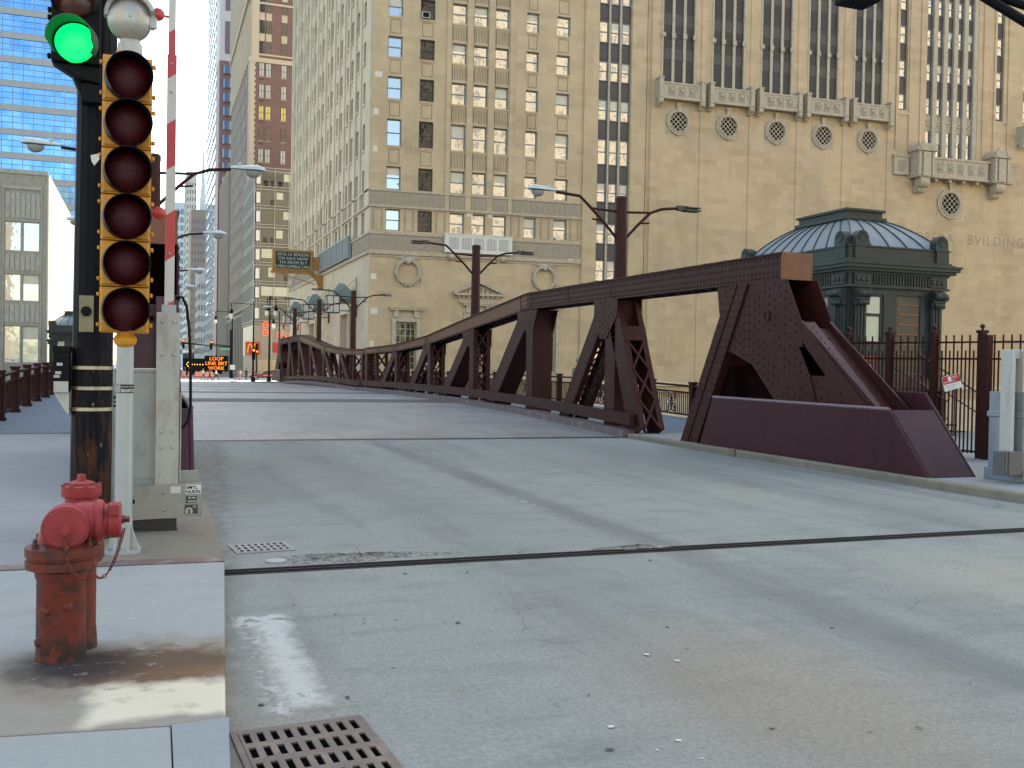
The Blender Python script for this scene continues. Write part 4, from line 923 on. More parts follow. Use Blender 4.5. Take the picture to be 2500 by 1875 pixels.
for k in range(6):
    z0 = 1.812+k*SH; zc = z0+SH/2; cx = -.182+.004*k*.3; b = MB(); b.box(cx-SW, cx+SW, 8.12, 8.36, z0+.003, z0+SH-.003); b.box(cx-SW+.012, cx+SW-.012, 8.105, 8.12, z0+.016, z0+SH-.016)
    for z in (z0+.06, z0+SH-.06): b.box(cx-SW-.022, cx-SW, 8.12, 8.16, z-.014, z+.014); b.box(cx+SW, cx+SW+.025, 8.12, 8.16, z-.016, z+.016)
    h = b.build('signal_section', YEL, t, bevel=.010)
    b = MB(); visor(b, (cx, 8.105, zc), .169, .19, (.10, -1, -.05), 32, -pi/2+.35, 3*pi/2-.35, th=.006); b.build('visor', VIS, h, smooth=True)
    b = MB(); b.lathe([(.168, -.004), (.163, .008), (.15, .018), (.11, .045), (.05, .062), (0, .066)], (cx, 8.098, zc), 24, ax=(.05, -1, 0)); b.build('lens', RLENS, h, smooth=True)
b = MB(); b.box(-.26, -.11, 8.13, 8.3, 3.925, 3.97); b.build('top_cap', YEL, t, bevel=.01)
BELL = M('bell_aluminium', (.40, .395, .36), .38, .45, var=.2, scale=4, bump=.15, bs=30, dirt=(.27, .25, .20), dz=.3)
b = MB(); b.lathe([(.095, 3.93), (.09, 4.06), (.075, 4.08), (.075, 4.2)], (-.165, 8.28, 0), 20); b.box(-.02, .03, 8.2, 8.24, 4.19, 4.27); bl = b.build('bell_mount', GREYP, t, smooth=True)
b = MB(); b.lathe([(.162, -.06), (.165, 0), (.150, .05), (.11, .085), (.05, .105), (0, .108)], (-.17, 8.24, 4.245), 32, ax=(.03, -1, -.02)); b.lathe([(.012, .1), (.012, .118), (0, .12)], (-.17, 8.24, 4.245), 8, ax=(.03, -1, -.02)); b.build('bell', BELL, t, smooth=True)
b = MB(); visor(b, (-.17, 8.29, 4.25), .186, .16, (.03, -1, -.02), 28, .0, pi+.3, th=.03); b.build('bell_hood', GREYP, t, smooth=True)
b = MB(); b.box(-.243, -.108, 8.172, 8.175, 1.35, 1.415, 0); b.box(-.243, -.205, 8.169, 8.172, 1.353, 1.412, 1); put_text(b, 'BEASTS', .028, (-.2, 8.168, 1.358), (1, 0, 0), (0, 0, 1), 2, .001, .0006); put_text(b, 'NATURAL PARK', .0125, (-.2, 8.168, 1.392), (1, 0, 0), (0, 0, 1), 2, .001)
b.build('sticker', [M('sticker_black', (.02, .02, .02), .5), M('sticker_grey', (.3, .3, .3), .5), WHITE], t)

# ---------------------------------------------------------------- barrier gate with upright striped arm
GY = 9.2
t = thing('barrier_gate', 'raised red and white striped barrier arm on its grey steel gate machine', 'barrier gate', (.15, GY, .1), 'bridge barrier gates')
b = MB(); b.box(-.29, .10, 9.36, 9.9, .1, 1.50); b.box(-.285, .095, 9.352, 9.36, .55, 1.38); b.box(-.30, .11, 9.35, 9.91, 1.50, 1.53); cb = b.build('cabinet', M('gate_cabinet_grey', (.46, .45, .40), .55, var=.08, scale=2, dirt=(.26, .235, .19), dz=.2), t, bevel=.008)
b = MB(); b.box(-.34, -.292, 9.3, 9.34, .1, 1.52); b.build('conduit', GREYP, t)
CHN = M('channel_steel', (.40, .39, .355), .5, .25, var=.12, scale=5, bump=.15, dirt=(.25, .225, .18), dz=.2)
b = MB(); b.box(.06, .255, 9.19, 9.205, .42, 2.03); b.box(.06, .072, 9.205, 9.30, .42, 2.03); b.box(.243, .255, 9.205, 9.30, .42, 2.03)
for z in (1.95, 1.66, .98, .84):
    for x in (.108, .205): b.lathe([(.0, 0), (.018, 0), (.018, .008), (.014, .016), (0, .017)], (x, 9.19, z), 6, ax=(0, -1, 0))
for z in (1.60,):
    for x in (.108, .205): b.lathe([(0, 0), (.007, 0), (.005, .006), (0, .006)], (x, 9.19, z), 8, ax=(0, -1, 0))
b.box(.262, .275, 9.21, 9.3, .52, 1.32); b.build('upright', CHN, t, bevel=.004)
b = MB(); b.box(.10, .22, 9.21, 9.26, 1.98, 2.10); b.build('arm_socket', GALV, t)
def mat_stripe():
    q = NT('barrier_stripes'); X = q.xyz(); z = q.math('ADD', X[2], q.math('MULTIPLY', X[0], -.72))
    k = q.math('GREATER_THAN', q.math('FRACT', q.math('DIVIDE', q.math('SUBTRACT', z, .0), .80)), .505)
    c = q.mix(k, (.50, .012, .016), (.58, .585, .56)); c = q.mix(q.math('MULTIPLY', q.noise(5, 5), .25), c, (.38, .3, .28)); return q.fin(c, .45)
b = MB(); b.box(.122, .202, 9.215, 9.250, 2.08, 4.30); b.box(.13, .19, 9.220, 9.248, 4.30, 7.6)
b.build('arm', mat_stripe(), t, bevel=.004)
for z, x in ((4.63, .04), (2.90, .065)):
    b = MB(); b.lathe([(.0, -.045), (.035, -.045), (.055, -.015), (.057, .0), (.03, .02), (0, .025)], (x, 9.2, z), 16, ax=(0, -1, 0)); b.tube([(x+.03, 9.225, z), (.13, 9.23, z)], .012, 6); b.build('arm_lamp', REDLAMP, t, smooth=True)
for z in (4.22, 3.97, 2.55, 2.12):
    b = MB(); b.lathe([(0, 0), (.011, 0), (.008, .007), (0, .008)], (.16, 9.215, z), 8, ax=(0, -1, 0)); b.build('bolt', GALV, t)
STL = M('stainless_plate', (.30, .285, .25), .42, .5, var=.12, scale=3, bump=.08, dirt=(.22, .205, .175), dz=.3)
b = MB(); b.hexa([(-.15, 9.165, .205), (.455, 9.165, .225), (.455, 9.18, .225), (-.15, 9.18, .205), (-.15, 9.165, .505), (.455, 9.165, .525), (.455, 9.18, .525), (-.15, 9.18, .505)])
for z in (.44, .29): b.lathe([(0, 0), (.016, 0), (.016, .012), (.012, .012), (.012, .024), (0, .025)], (.135, 9.165, z), 6, ax=(0, -1, 0))
pl = b.build('counterweight_plate', STL, t, bevel=.003)
b = MB(); b.box(.26, .43, 9.30, 9.32, .45, .62); b.build('rear_plate', STL, t)
b = MB(); b.box(-.16, .245, 9.2, 9.5, .1, .205); b.box(-.16, .25, 9.19, 9.2, .1, .12); b.build('base_beam', IRON, t)
b = MB(); b.lathe([(0, 0), (.024, 0), (0, .003)], (-.125, 9.165, .37), 16, ax=(0, -1, 0)); b.build('hole', BLK, pl)
b = MB(); y = 9.162; b.box(.317, .447, y, y+.003, .425, .506, 0); put_text(b, 'SMYL', .042, (.320, y-.0005, .469), (1, 0, 0), (0, 0, 1), 1, .0008, .0012, 1, sx=1.0); put_text(b, 'NUDN', .042, (.320, y-.0005, .431), (1, 0, 0), (0, 0, 1), 1, .0008, .0012, 1, sx=.96); b.build('sticker', [WHITE, VIS], pl)
b = MB(); b.box(.19, .275, y, y+.003, .435, .495); b.build('sticker', M('blank_label', (.55, .53, .48), .6, var=.1), pl)
b = MB(); b.box(.32, .415, y, y+.003, .345, .405, 0); put_text(b, '\u25a0\u25a1\u25a0\u25a1', .02, (.34, y-.0005, .383), (1, 0, 0), (0, 0, 1), 1, .0008); put_text(b, 'WEBL254', .022, (.333, y-.0005, .352), (1, 0, 0), (0, 0, 1), 1, .0008, .0006); b.build('sticker', [M('sticker_green_black', (.03, .04, .02), .5), M('sticker_pale', (.5, .52, .46), .5)], pl)
b = MB(); b.box(.31, .42, y, y+.003, .248, .33, 0); b.ring((.393, y-.001, .312), .011, .014, 0, .001, 16, 1); b.box(.384, .402, y-.001, y, .311, .314, 1); b.ring((.348, y-.001, .275), .018, .030, 0, .001, 18, 1); b.box(.33, .366, y-.001, y, .272, .277, 1); b.box(.318, .378, y-.001, y, .249, .256, 1); b.build('sticker', [M('sticker_charcoal', (.035, .035, .035), .5), M('sticker_chalk', (.5, .5, .47), .5)], pl)
b = MB(); b.lathe([(0, 0), (.05, 0), (0, .003)], (-.285, 9.35, 1.235), 20, ax=(0, -1, 0), m=0); put_text(b, 'BOSS', .028, (-.315, 9.345, 1.24), (1, 0, 0), (0, 0, 1), 1, .001, .001); put_text(b, 'MAN', .028, (-.31, 9.345, 1.208), (1, 0, 0), (0, 0, 1), 1, .001, .001); b.build('sticker', [VIS, WHITE], cb)
b = MB(); b.tube([(.235, 9.3, 2.17), (.275, 9.3, 2.175), (.31, 9.3, 2.10), (.335, 9.3, 1.9), (.35, 9.3, 1.6), (.355, 9.3, 1.2), (.335, 9.3, 1.07), (.30, 9.3, 1.02), (.25, 9.3, 1.01)], .0135, 8); b.tube([(.215, 9.3, 2.17), (.255, 9.3, 2.17)], .022, 8); b.tube([(.25, 9.3, 1.01), (.29, 9.3, 1.012)], .022, 8); b.build('power_cable', BLK, t, smooth=True)
# ---------------------------------------------------------------- opera house
OC = Vector((17.7, 84, 0)); OE = Vector((cos(radians(3.5)), -sin(radians(3.5)), 0)); ON = Vector((OE.y, -OE.x, 0))
wxf = lambda s, o, z: OC+OE*s+ON*o+Vector((0, 0, z))          # west front: s along, o out towards the river
lxf = lambda s, o, z: Vector((17.7-o, 84+s, z))               # street front
op_ = thing('opera_house', 'huge beige limestone opera building with round grilles and carved inscription', 'building', (17.7, 84, -1))
def wall_holes(b, s0, s1, z0, z1, holes, dep=.35, m=0):
    S = sorted({s0, s1}|{v for h in holes for v in h[:2]}); Z = sorted({z0, z1}|{v for h in holes for v in h[2:4]})
    S = [v for v in S if s0 <= v <= s1]; Z = [v for v in Z if z0 <= v <= z1]
    for a, c in zip(S, S[1:]):
        run = None; ms = (a+c)/2
        for d, e in zip(Z, Z[1:]):
            mz = (d+e)/2; hole = any(h[0] < ms < h[1] and h[2] < mz < h[3] for h in holes)
            if hole:
                if run: b.quad((a, 0, run[0]), (c, 0, run[0]), (c, 0, run[1]), (a, 0, run[1]), m); run = None
            else: run = (run[0], e) if run else (d, e)
        if run: b.quad((a, 0, run[0]), (c, 0, run[0]), (c, 0, run[1]), (a, 0, run[1]), m)
    for h in holes:
        a, c, d, e = h[:4]
        for P in (((a, d), (a, e)), ((c, d), (c, e)), ((a, d), (c, d)), ((a, e), (c, e))):
            (p, q), (r, s) = P; b.quad((p, 0, q), (r, 0, s), (r, -dep, s), (p, -dep, q), m)
def bx(b, s0, s1, o0, o1, z0, z1, m=0): b.box(s0, s1, o0, o1, z0, z1, m)
def window(name, xf, a, c, d, e, parent, dep=.35, frame=FRAMEB, glass=GLASS, split=.5, fw=.09, mull=0, sill=None, rows=0, into=None):
    b = into or MB(xf); o = -dep
    bx(b, a, a+fw, o, o+.09, d, e, 0); bx(b, c-fw, c, o, o+.09, d, e, 0); bx(b, a+fw, c-fw, o, o+.09, d, d+fw, 0); bx(b, a+fw, c-fw, o, o+.09, e-fw, e, 0)
    if split: z = d+(e-d)*split; bx(b, a+fw, c-fw, o, o+.07, z-.045, z+.045, 0)
    for k in range(1, mull+1): s = a+(c-a)*k/(mull+1); bx(b, s-.035, s+.035, o, o+.06, d+fw, e-fw, 0)
    for k in range(1, rows+1): z = d+(e-d)*k/(rows+1); bx(b, a+fw, c-fw, o, o+.055, z-.03, z+.03, 0)
    r = random.random(); gm = glass if not isinstance(glass, tuple) else glass[0]
    za = d+fw; zb = e-fw; hb = random.choice((0, 0, 0, .35, .5)) if isinstance(glass, tuple) and glass[1] else 0
    zz = zb-(zb-za)*hb; bx(b, a+fw, c-fw, o-.01, o+.02, za, zz, 1)
    if hb: bx(b, a+fw, c-fw, o-.01, o+.02, zz, zb, 2)
    if into: return None
    return b.build(name, [frame, gm, BLIND], parent)
WC = [(1.37, 2.64), (4.18, 5.47), (7.04, 8.36), (9.01, 10.31), (10.98, 12.25), (13.89, 15.05), (16.75, 18.04)]
WR = [(13.3, 15.14), (16.87, 18.84), (20.62, 22.94), (24.68, 26.6), (28.3, 30.06), (31.8, 33.55), (35.3, 37.05)]
RC = [(20.95, 21.82), (22.08, 22.92), (23.18, 24.02)]
RW = [(2.2, 3.9), (5.9, 7.7), (9.73, 11.66), (13.2, 15.05), (17.05, 18.82), (20.51, 22.85), (24.58, 26.5), (28.21, 30.02), (31.75, 33.7), (35.3, 37.1)]
TW = [(2.4, 4.23, 1.2, 5.4), (8.85, 10.75, 1.2, 6.0), (15.35, 17.15, 1.2, 5.9)]
BAYS = [(27.3+5.25*k, 30.65+5.25*k) for k in range(5)]
GC = [(56.97+1.262*k, 57.70+1.262*k) for k in range(5)]; GR = [(24.05, 26.75), (28.4, 30.1), (31.85, 33.6), (35.4, 37.1), (38.6, 40.2)]
holes = [(a, c, d, e) for a, c in WC for d, e in WR]+[(a, c, d, e) for a, c, d, e in TW]
holes += [(20.9, 24.07, -2, 44)]
holes += [(a, c, 28.45, 46) for a, c in BAYS]+[(56.9, 63.3, 23.9, 46), (53.6, 54.56, 28.5, 46), (65.68, 66.64, 28.44, 46), (69.2, 72.5, 28.45, 46)]
circs = [28.97+5.25*k for k in range(5)]
b = MB(wxf); wall_holes(b, 0, 90, -6, 46, holes, .4); b.build('west_wall', STONE, op_, rec=False)
b = MB(wxf)
b.box(0.02, 9, -40, -.42, 46, 84); b.box(9, 90, -40, -.42, 46, 136); b.box(0.5, 90, -38, -1.2, -5, 46)
b.build('tower_block', STONE, op_)
# relief on the north part of the west front
b = MB(wxf)
for a, c in WC:
    for (d, e), (d2, e2) in zip(WR[1:], WR[2:]):          # framed spandrel panels below windows
        if (a, c) in WC[2:5]:
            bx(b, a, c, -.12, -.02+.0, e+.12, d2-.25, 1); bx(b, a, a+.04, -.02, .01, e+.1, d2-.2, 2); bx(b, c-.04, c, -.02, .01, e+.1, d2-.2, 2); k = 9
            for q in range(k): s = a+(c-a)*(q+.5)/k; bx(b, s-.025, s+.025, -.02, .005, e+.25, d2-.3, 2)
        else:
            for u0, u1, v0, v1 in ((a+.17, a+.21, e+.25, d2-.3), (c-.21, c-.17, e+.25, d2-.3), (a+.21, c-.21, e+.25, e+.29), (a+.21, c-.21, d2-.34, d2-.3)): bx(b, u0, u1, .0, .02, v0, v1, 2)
        bx(b, a-.03, c+.03, 0, .07, d2-.17, d2-.01, 0)
for (d, e) in WR[:2]:
    for a, c in WC: bx(b, a-.03, c+.03, 0, .07, d-.17, d-.01, 0)
for s0, s1 in ((8.42, 8.95), (10.37, 10.92)): bx(b, s0, s1, 0, .09, 15.4, 46)
for s0, s1 in ((6.55, 6.95), (12.35, 12.75)): bx(b, s0, s1, 0, .10, 15.4, 46)
b.build('wall_relief', [STONE, M('recess_stone', (.33, .275, .205), .85), M('shadow_groove', (.15, .12, .085), .9)], op_)  # darkest strips paint the shade of the grooves and flutes
def herring(b, s0, s1, z0, z1, st=.52):
    n = max(1, int((s1-s0)/st)); st = (s1-s0)/n; h = z1-z0
    for i in range(n):
        c = s0+(i+.5)*st; bx(b, c-.012, c+.012, .06, .09, z0, z1, 0)
        for k in range(4):
            z = z0+h*(k+.15)/4.4
            for sg in (-1, 1): b.hexa([(c+sg*.03, .055, z), (c+sg*st*.44, .055, z+h*.17), (c+sg*st*.44, .055, z+h*.25), (c+sg*.03, .055, z+h*.08), (c+sg*.03, .095, z), (c+sg*st*.44, .095, z+h*.17), (c+sg*st*.44, .095, z+h*.25), (c+sg*.03, .095, z+h*.08)], 0)
b = MB(wxf)
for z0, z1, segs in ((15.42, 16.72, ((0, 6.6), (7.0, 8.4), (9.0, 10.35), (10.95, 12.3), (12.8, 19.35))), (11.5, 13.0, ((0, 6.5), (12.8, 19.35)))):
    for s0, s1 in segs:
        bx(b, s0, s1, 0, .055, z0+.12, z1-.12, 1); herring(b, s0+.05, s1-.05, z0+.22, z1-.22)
    bx(b, -.06, 19.4, 0, .16, z0-.16, z0+.06, 0) if z0 > 12 else bx(b, -.1, 19.42, 0, .2, z0-.30, z0, 0); bx(b, -.06, 19.4, 0, .14, z1-.08, z1+.1, 0)
bx(b, -.06, 19.4, 0, .1, z0-.5, z0-.38, 0)
for s0, s1 in ((0.1, 1.25), (2.8, 4.05), (5.6, 6.85), (12.4, 13.75), (15.2, 16.6), (18.15, 19.3)):     # fluted panels of the band floor
    m = (s0+s1)/2
    for k in (-.42, -.32, .32, .42): bx(b, m+k-.02, m+k+.02, 0, .035, 13.4, 15.05, 1)
    bx(b, m-.5, m+.5, 0, .03, 15.08, 15.14, 1); bx(b, m-.5, m+.5, 0, .03, 13.28, 13.34, 1)
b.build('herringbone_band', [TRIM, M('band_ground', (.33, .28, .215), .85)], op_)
b = MB(wxf); bx(b, 6.57, 12.73, .0, .45, 11.62, 13.15, 0)
for k in range(5): bx(b, 6.95+k*1.14, 7.82+k*1.14, .45, .47, 11.95, 12.95, 1)
for k in range(5):
    for q in range(6): bx(b, 7.0+k*1.14+q*.14, 7.06+k*1.14+q*.14, .47, .49, 11.97, 12.93, 0)
bx(b, 6.5, 12.8, 0, .5, 13.15, 13.25, 0); b.build('hoarding', [M('white_hoarding', (.62, .60, .54), .6, var=.06), M('corrugated_grey', (.30, .30, .28), .6)], op_)
for s in (7.2, 12.0):
    b = MB(wxf); b.lathe([(0, -.25), (.28, -.25), (.28, .25), (0, .25)], (s, .15, 11.25), 14, ax=(1, 0, 0)); b.build('bracket', TRIM, op_)
for s, z in ((.15, 9.0), (.2, 23.2), (.25, 26.4), (.2, 20.0), (.2, 6.0), (.3, 33.0), (18.5, 15.2), (18.2, 11.2), (17.0, 13.05), (8.6, 14.9), (10.6, 14.9), (.12, 3.2), (19.0, 11.2)):
    b = MB(wxf); bx(b, s, s+random.uniform(.35, .8), 0, .012, z, z+.5); b.build('stone_patch', PALE, op_)
for cs, cz, r in ((3.37, 9.75, 1.2), (15.9, 9.72, 1.2)):
    b = MB(wxf); bx(b, cs-1.22, cs-1.12, 0, .05, cz-1.25, cz+1.28); bx(b, cs+1.12, cs+1.22, 0, .05, cz-1.25, cz+1.28); bx(b, cs-1.12, cs+1.12, 0, .05, cz-1.25, cz-1.17); b.ring((cs, 0, cz), .88, 1.15, 0, .28, 30); b.ring((cs, 0, cz), .96, 1.07, .28, .34, 30)
    for k in range(9): a = radians(20+k*17.5); b.bar((cs+.35*cos(a), .12, cz+1.05+.2*sin(a)), (cs+1.0*cos(a), .12, cz+1.05+.5*sin(a)), .12, .1)
    b.lathe([(0, 0), (.34, 0), (.3, .2), (.16, .36), (0, .4)], (cs, .05, cz+.98), 12, ax=(0, 1, 0)); bx(b, cs-.13, cs+.13, .3, .5, cz+.72, cz+.9); b.lathe([(0, 0), (.16, 0), (.1, .16), (0, .18)], (cs-.16, .1, cz-1.18), 10, ax=(0, 1, 0)); b.lathe([(0, 0), (.16, 0), (.1, .16), (0, .18)], (cs+.16, .1, cz-1.18), 10, ax=(0, 1, 0))
    b.build('ring_relief', TRIM, op_)
for a, c, d, e in TW:
    b = MB(wxf); bx(b, a-.35, a, 0, .16, d-1, e+.35); bx(b, c, c+.35, 0, .16, d-1, e+.35); bx(b, a, c, 0, .16, e, e+.35); bx(b, a-.5, c+.5, 0, .1, e+.35, e+.75); bx(b, a-.2, a+.25, .1, .3, e+.4, e+1.0); bx(b, c-.25, c+.2, .1, .3, e+.4, e+1.0); bx(b, a-.55, c+.55, 0, .42, e+1.0, e+1.18); bx(b, a-.6, c+.6, 0, .5, e+1.18, e+1.26)
    if a > 8 and a < 10:
        for p, q in (((a-1.4, e+2.1), ((a+c)/2, e+3.1)), (((a+c)/2, e+3.1), (c+1.4, e+2.1))): b.bar((p[0], .25, p[1]), (q[0], .25, q[1]), .55, .2, up=(0, 0, 1))
        bx(b, a-1.35, c+1.35, 0, .5, e+1.9, e+2.1); bx(b, a-.9, c+.9, 0, .12, e+1.26, e+1.9)
        for k in range(9): bx(b, a-1.0+k*.44, a-.85+k*.44, .12, .4, e+1.72, e+1.9)
        for k in range(7): q = (a+c)/2-1.2+k*.4; bx(b, q-.12, q+.12, 0, .2, e+2.12, e+2.12+max(.1, .75-abs(k-3)*.22))
    b.build('window_surround', TRIM, op_)
    window('tall_window', wxf, a, c, d, e, op_, .4, FRAMEY, GLASSD, 0, .12, 3, rows=6)
# drainpipe groove and the dark recess with triple windows
b = MB(wxf); bx(b, 19.45, 19.6, 0, .18, -5, 46); bx(b, 19.62, 20.85, 0, .12, -5, 46); bx(b, 24.12, 25.6, 0, .12, -5, 46); bx(b, 25.72, 25.8, .0, .1, -5, 46); bx(b, 26.0, 26.06, 0, .05, -5, 46); b.build('pier', STONE, op_)
for k, (d, e) in enumerate(RW):
    lo = RW[k-1][1] if k else -2; b = MB(wxf)
    bx(b, 20.92, 24.05, -.36, -.26, lo+.05, d-.05, 0)
    for a, c in RC: bx(b, a+.05, c-.05, -.28, -.23, lo+.3, d-.3, 0)
    b.build('spandrel', SPAND, op_)
b = MB(wxf); bx(b, 20.92, 24.05, -.36, -.26, RW[-1][1]+.05, 46, 0); b.build('spandrel', SPAND, op_)
b = MB(wxf)
for s in (21.86, 22.95): bx(b, s, s+.18, -.36, -.05, -2, 46)
b.build('mullion', TRIM, op_)
# five bays with balconettes and round grilles
b = MB(wxf); LZ = [(28.55, 30.9), (31.9, 34.1), (35.2, 37.3), (38.4, 40.6)]
def bays_fill(a, c, into):
    for lo, hi in ((28.4, 28.55), (30.9, 31.9), (34.1, 35.2), (37.3, 38.4), (40.6, 46)): into = MB(wxf); bx(into, a, c, -.24, -.15, lo, hi, 0); into.build('spandrel', SPAND, op_)
b.xf = wxf
for a, c in BAYS+[(69.2, 72.5)]: bays_fill(a, c, b)
for a, c in ((53.6, 54.56), (65.68, 66.64)):
    for lo, hi in ((28.4, 28.6), (30.2, 31.9), (33.6, 35.3), (37.1, 38.7), (40.4, 46)): b = MB(wxf); bx(b, a, c, -.4, -.28, lo, hi, 0); b.build('spandrel', SPAND, op_)
for lo, hi in ((26.75, 28.4), (30.1, 31.85), (33.6, 35.4), (37.1, 38.6), (40.2, 46)): b = MB(wxf); bx(b, 56.9, 63.3, -.4, -.30, lo, hi, 0); b.build('spandrel', TRIM if lo < 28 else SPAND, op_)
nb = 0
for a, c in BAYS:
    m = MB(wxf); w3 = (c-a-2*.36-.2)/3
    for k in range(2):
        s = a+.1+w3*(k+1)+.36*k; bx(m, s+.04, s+.32, -.26, -.06, 28.4, 46); bx(m, s-.02, s+.38, -.06, .04, 32.9, 33.35)
    for s in (a, c-.1): bx(m, s-.16 if s == a else s-.02, s+.02 if s == a else s+.2, -.2, .05, 28.4, 46); bx(m, s-.2, s+.2, .05, .14, 32.9, 33.3)
    m.build('mullion', TRIM, op_)
    for k in range(3):
        s = a+.1+k*(w3+.36)
        for d, e in LZ:
            q = MB(wxf); bx(q, s-.02, s+w3+.02, -.24, -.17, d, e, 0)
            for r in range(5): z = d+(e-d)*(r+.5)/5; bx(q, s, s+w3, -.17, -.155, z-.02, z+.02, 1)
            q.build('louvred_window', [LOUV, M('slat', (.05, .046, .042), .5)] if not nb else [LOUV, bpy.data.materials['slat']], op_); nb += 1
    cx = (a+c)/2
    q = MB(wxf); bx(q, cx-1.95, cx+1.95, .0, .75, 27.05, 28.35); bx(q, cx-2.0, cx+2.0, .0, .82, 28.35, 28.5); bx(q, cx-2.0, cx+2.0, .0, .80, 26.95, 27.08)
    for k in (-1.05, 0, 1.05):
        bx(q, cx+k-.32, cx+k+.32, .75, .79, 27.3, 28.15, 1); q.lathe([(0, 0), (.2, 0), (.13, .12), (0, .16)], (cx+k, .79, 27.75), 8, ax=(0, 1, 0)); q.bar((cx+k-.25, .81, 28.0), (cx+k, .81, 27.8), .08, .05); q.bar((cx+k+.25, .81, 28.0), (cx+k, .81, 27.8), .08, .05)
    for s in (-2.15, 2.15): bx(q, cx+s-.2, cx+s+.2, 0, .95, 26.95, 28.75); bx(q, cx+s-.25, cx+s+.25, 0, 1.0, 28.75, 28.9); q.lathe([(0, -.22), (.26, -.22), (.3, 0), (.26, .22), (0, .22)], (cx+s, .7, 26.72), 12, ax=(1, 0, 0)); q.lathe([(0, -.18), (.22, -.18), (.22, .18), (0, .18)], (cx+s, .35, 26.45), 12, ax=(1, 0, 0))
    q.build('balconette', [TRIM, M('relief_ground', (.30, .26, .205), .85)] if 'relief_ground' not in bpy.data.materials else [TRIM, bpy.data.materials['relief_ground']], op_)
DARKG = M('grille_dark', (.012, .011, .009), .8, spec=.1)
def grille(cx, cz, r, sy=1.0):
    q = MB(wxf); bx(q, cx-r*1.3, cx+r*1.3, 0, .03, cz-r*1.32*sy, cz+r*1.45*sy, 0); q.ring((cx, 0, cz), r*.93, r*1.28, .03, .20, 32, 0, sy=sy); q.ring((cx, 0, cz), r*.95, r*1.06, .20, .30, 32, 0, sy=sy)
    V = [(cx+r*cos(2*pi*j/28), .045, cz+r*sy*sin(2*pi*j/28)) for j in range(28)]; q.add(V, [tuple(range(28))], 1)
    k = r*.5
    for i in range(-3, 4):
        for sg in (-1, 1):
            o = i*k; h = r*r-o*o/2
            if o*o/2 >= r*r*.92: continue
            L = sqrt(max(0, r*r-o*o/2)); mx, mz = o/2, -sg*o/2*1.0
            q.bar((cx+mx-L*.707, .075+.012*sg, cz+(mz-sg*L*.707)*sy), (cx+mx+L*.707, .075+.012*sg, cz+(mz+sg*L*.707)*sy), .10, .05, up=(0, 1, 0)) if False else q.bar((cx+mx-L*.707, .08+.006*sg, cz+(mz-sg*L*.707)*sy), (cx+mx+L*.707, .08+.006*sg, cz+(mz+sg*L*.707)*sy), .05, .065, 0, up=(0, 0, 1))
    q.hexa([(cx-.16, .1, cz+r*.9), (cx+.16, .1, cz+r*.9), (cx+.16, .26, cz+r*.9), (cx-.16, .26, cz+r*.9), (cx-.24, .1, cz+r*1.85), (cx+.24, .1, cz+r*1.85), (cx+.24, .3, cz+r*1.85), (cx-.24, .3, cz+r*1.85)], 0)
    q.lathe([(0, 0), (.2, 0), (.12, .1), (0, .12)], (cx, .12, cz-r*1.25*sy), 10, ax=(0, 1, 0))
    q.build('round_grille', [TRIM, DARKG], op_)
for cx in circs: grille(cx, 25.05, .95, 1.0)
grille(60.05, 19.35, 1.18, 1.0)
q = MB(wxf)
for s in [26.15]+[BAYS[k][1]+.62 for k in range(5)]: bx(q, s, s+.75, 0, .07, -.9, 46)
q.build('pier', STONE, op_)
# large balcony
q = MB(wxf); bx(q, 56.6, 64.0, 0, 1.0, 21.85, 23.6); bx(q, 56.4, 64.2, 0, 1.1, 23.6, 23.8); bx(q, 56.5, 64.1, 0, 1.08, 21.7, 21.9)
for k in range(5): bx(q, 57.65+k*1.27, 58.35+k*1.27, 1.0, 1.04, 22.25, 23.25, 1); q.lathe([(0, 0), (.2, 0), (.1, .14), (0, .16)], (58.0+k*1.27, 1.04, 22.7), 8, ax=(0, 1, 0))
for cx in (55.95, 65.3):
    bx(q, cx-1.0, cx+1.0, 0, 1.4, 21.6, 24.2); bx(q, cx-.45, cx+.45, 1.4, 1.6, 21.7, 24.1)
    for s in (-.8, .8): bx(q, cx+s-.14, cx+s+.14, 1.4, 1.55, 21.7, 24.1)
    bx(q, cx-1.2, cx+1.2, 0, 1.7, 24.2, 24.4); q.prism([(cx-1.2, 24.4), (cx+1.2, 24.4), (cx+.6, 24.95), (cx-.6, 24.95)], 'Y', .2, 1.65); q.lathe([(0, 0), (.25, .1), (.2, .35), (0, .45)], (cx, 1.0, 24.95), 10)
    for s in (-.7, .7): q.lathe([(0, -.15), (.3, -.15), (.3, .15), (0, .15)], (cx+s, 1.6, 24.6), 10, ax=(0, 1, 0))
    q.lathe([(0, -.55), (.55, -.55), (.62, 0), (.55, .55), (0, .55)], (cx, .9, 21.2), 14, ax=(1, 0, 0)); q.lathe([(0, -.42), (.42, -.42), (.42, .42), (0, .42)], (cx, .45, 20.55), 14, ax=(1, 0, 0))
for cx in (53.9, 67.0): bx(q, cx-.9, cx+.9, 0, .3, 21.9, 23.7); bx(q, cx-1.0, cx+1.0, 0, .4, 23.7, 23.9); bx(q, cx-.4, cx+.4, .3, .34, 22.3, 23.3, 1)
for k in range(4): bx(q, 57.6+k*1.7, 57.95+k*1.7, 0, .8, 21.4, 21.7)
q.build('balcony', [TRIM, bpy.data.materials['relief_ground']], op_)
m = MB(wxf)
for s in [56.6]+[57.72+1.262*k for k in range(5)]: bx(m, s-.0, s+.5 if s > 57 else s+.3, -.36, -.02, 23.9, 46)
m.build('mullion', TRIM, op_)
for k in range(5):
    m = MB(wxf); m.ring((57.34+1.262*k, -.3, 27.55), .12, .28, 0, .12, 14); m.build('rosette', TRIM, op_)
q = MB(wxf)
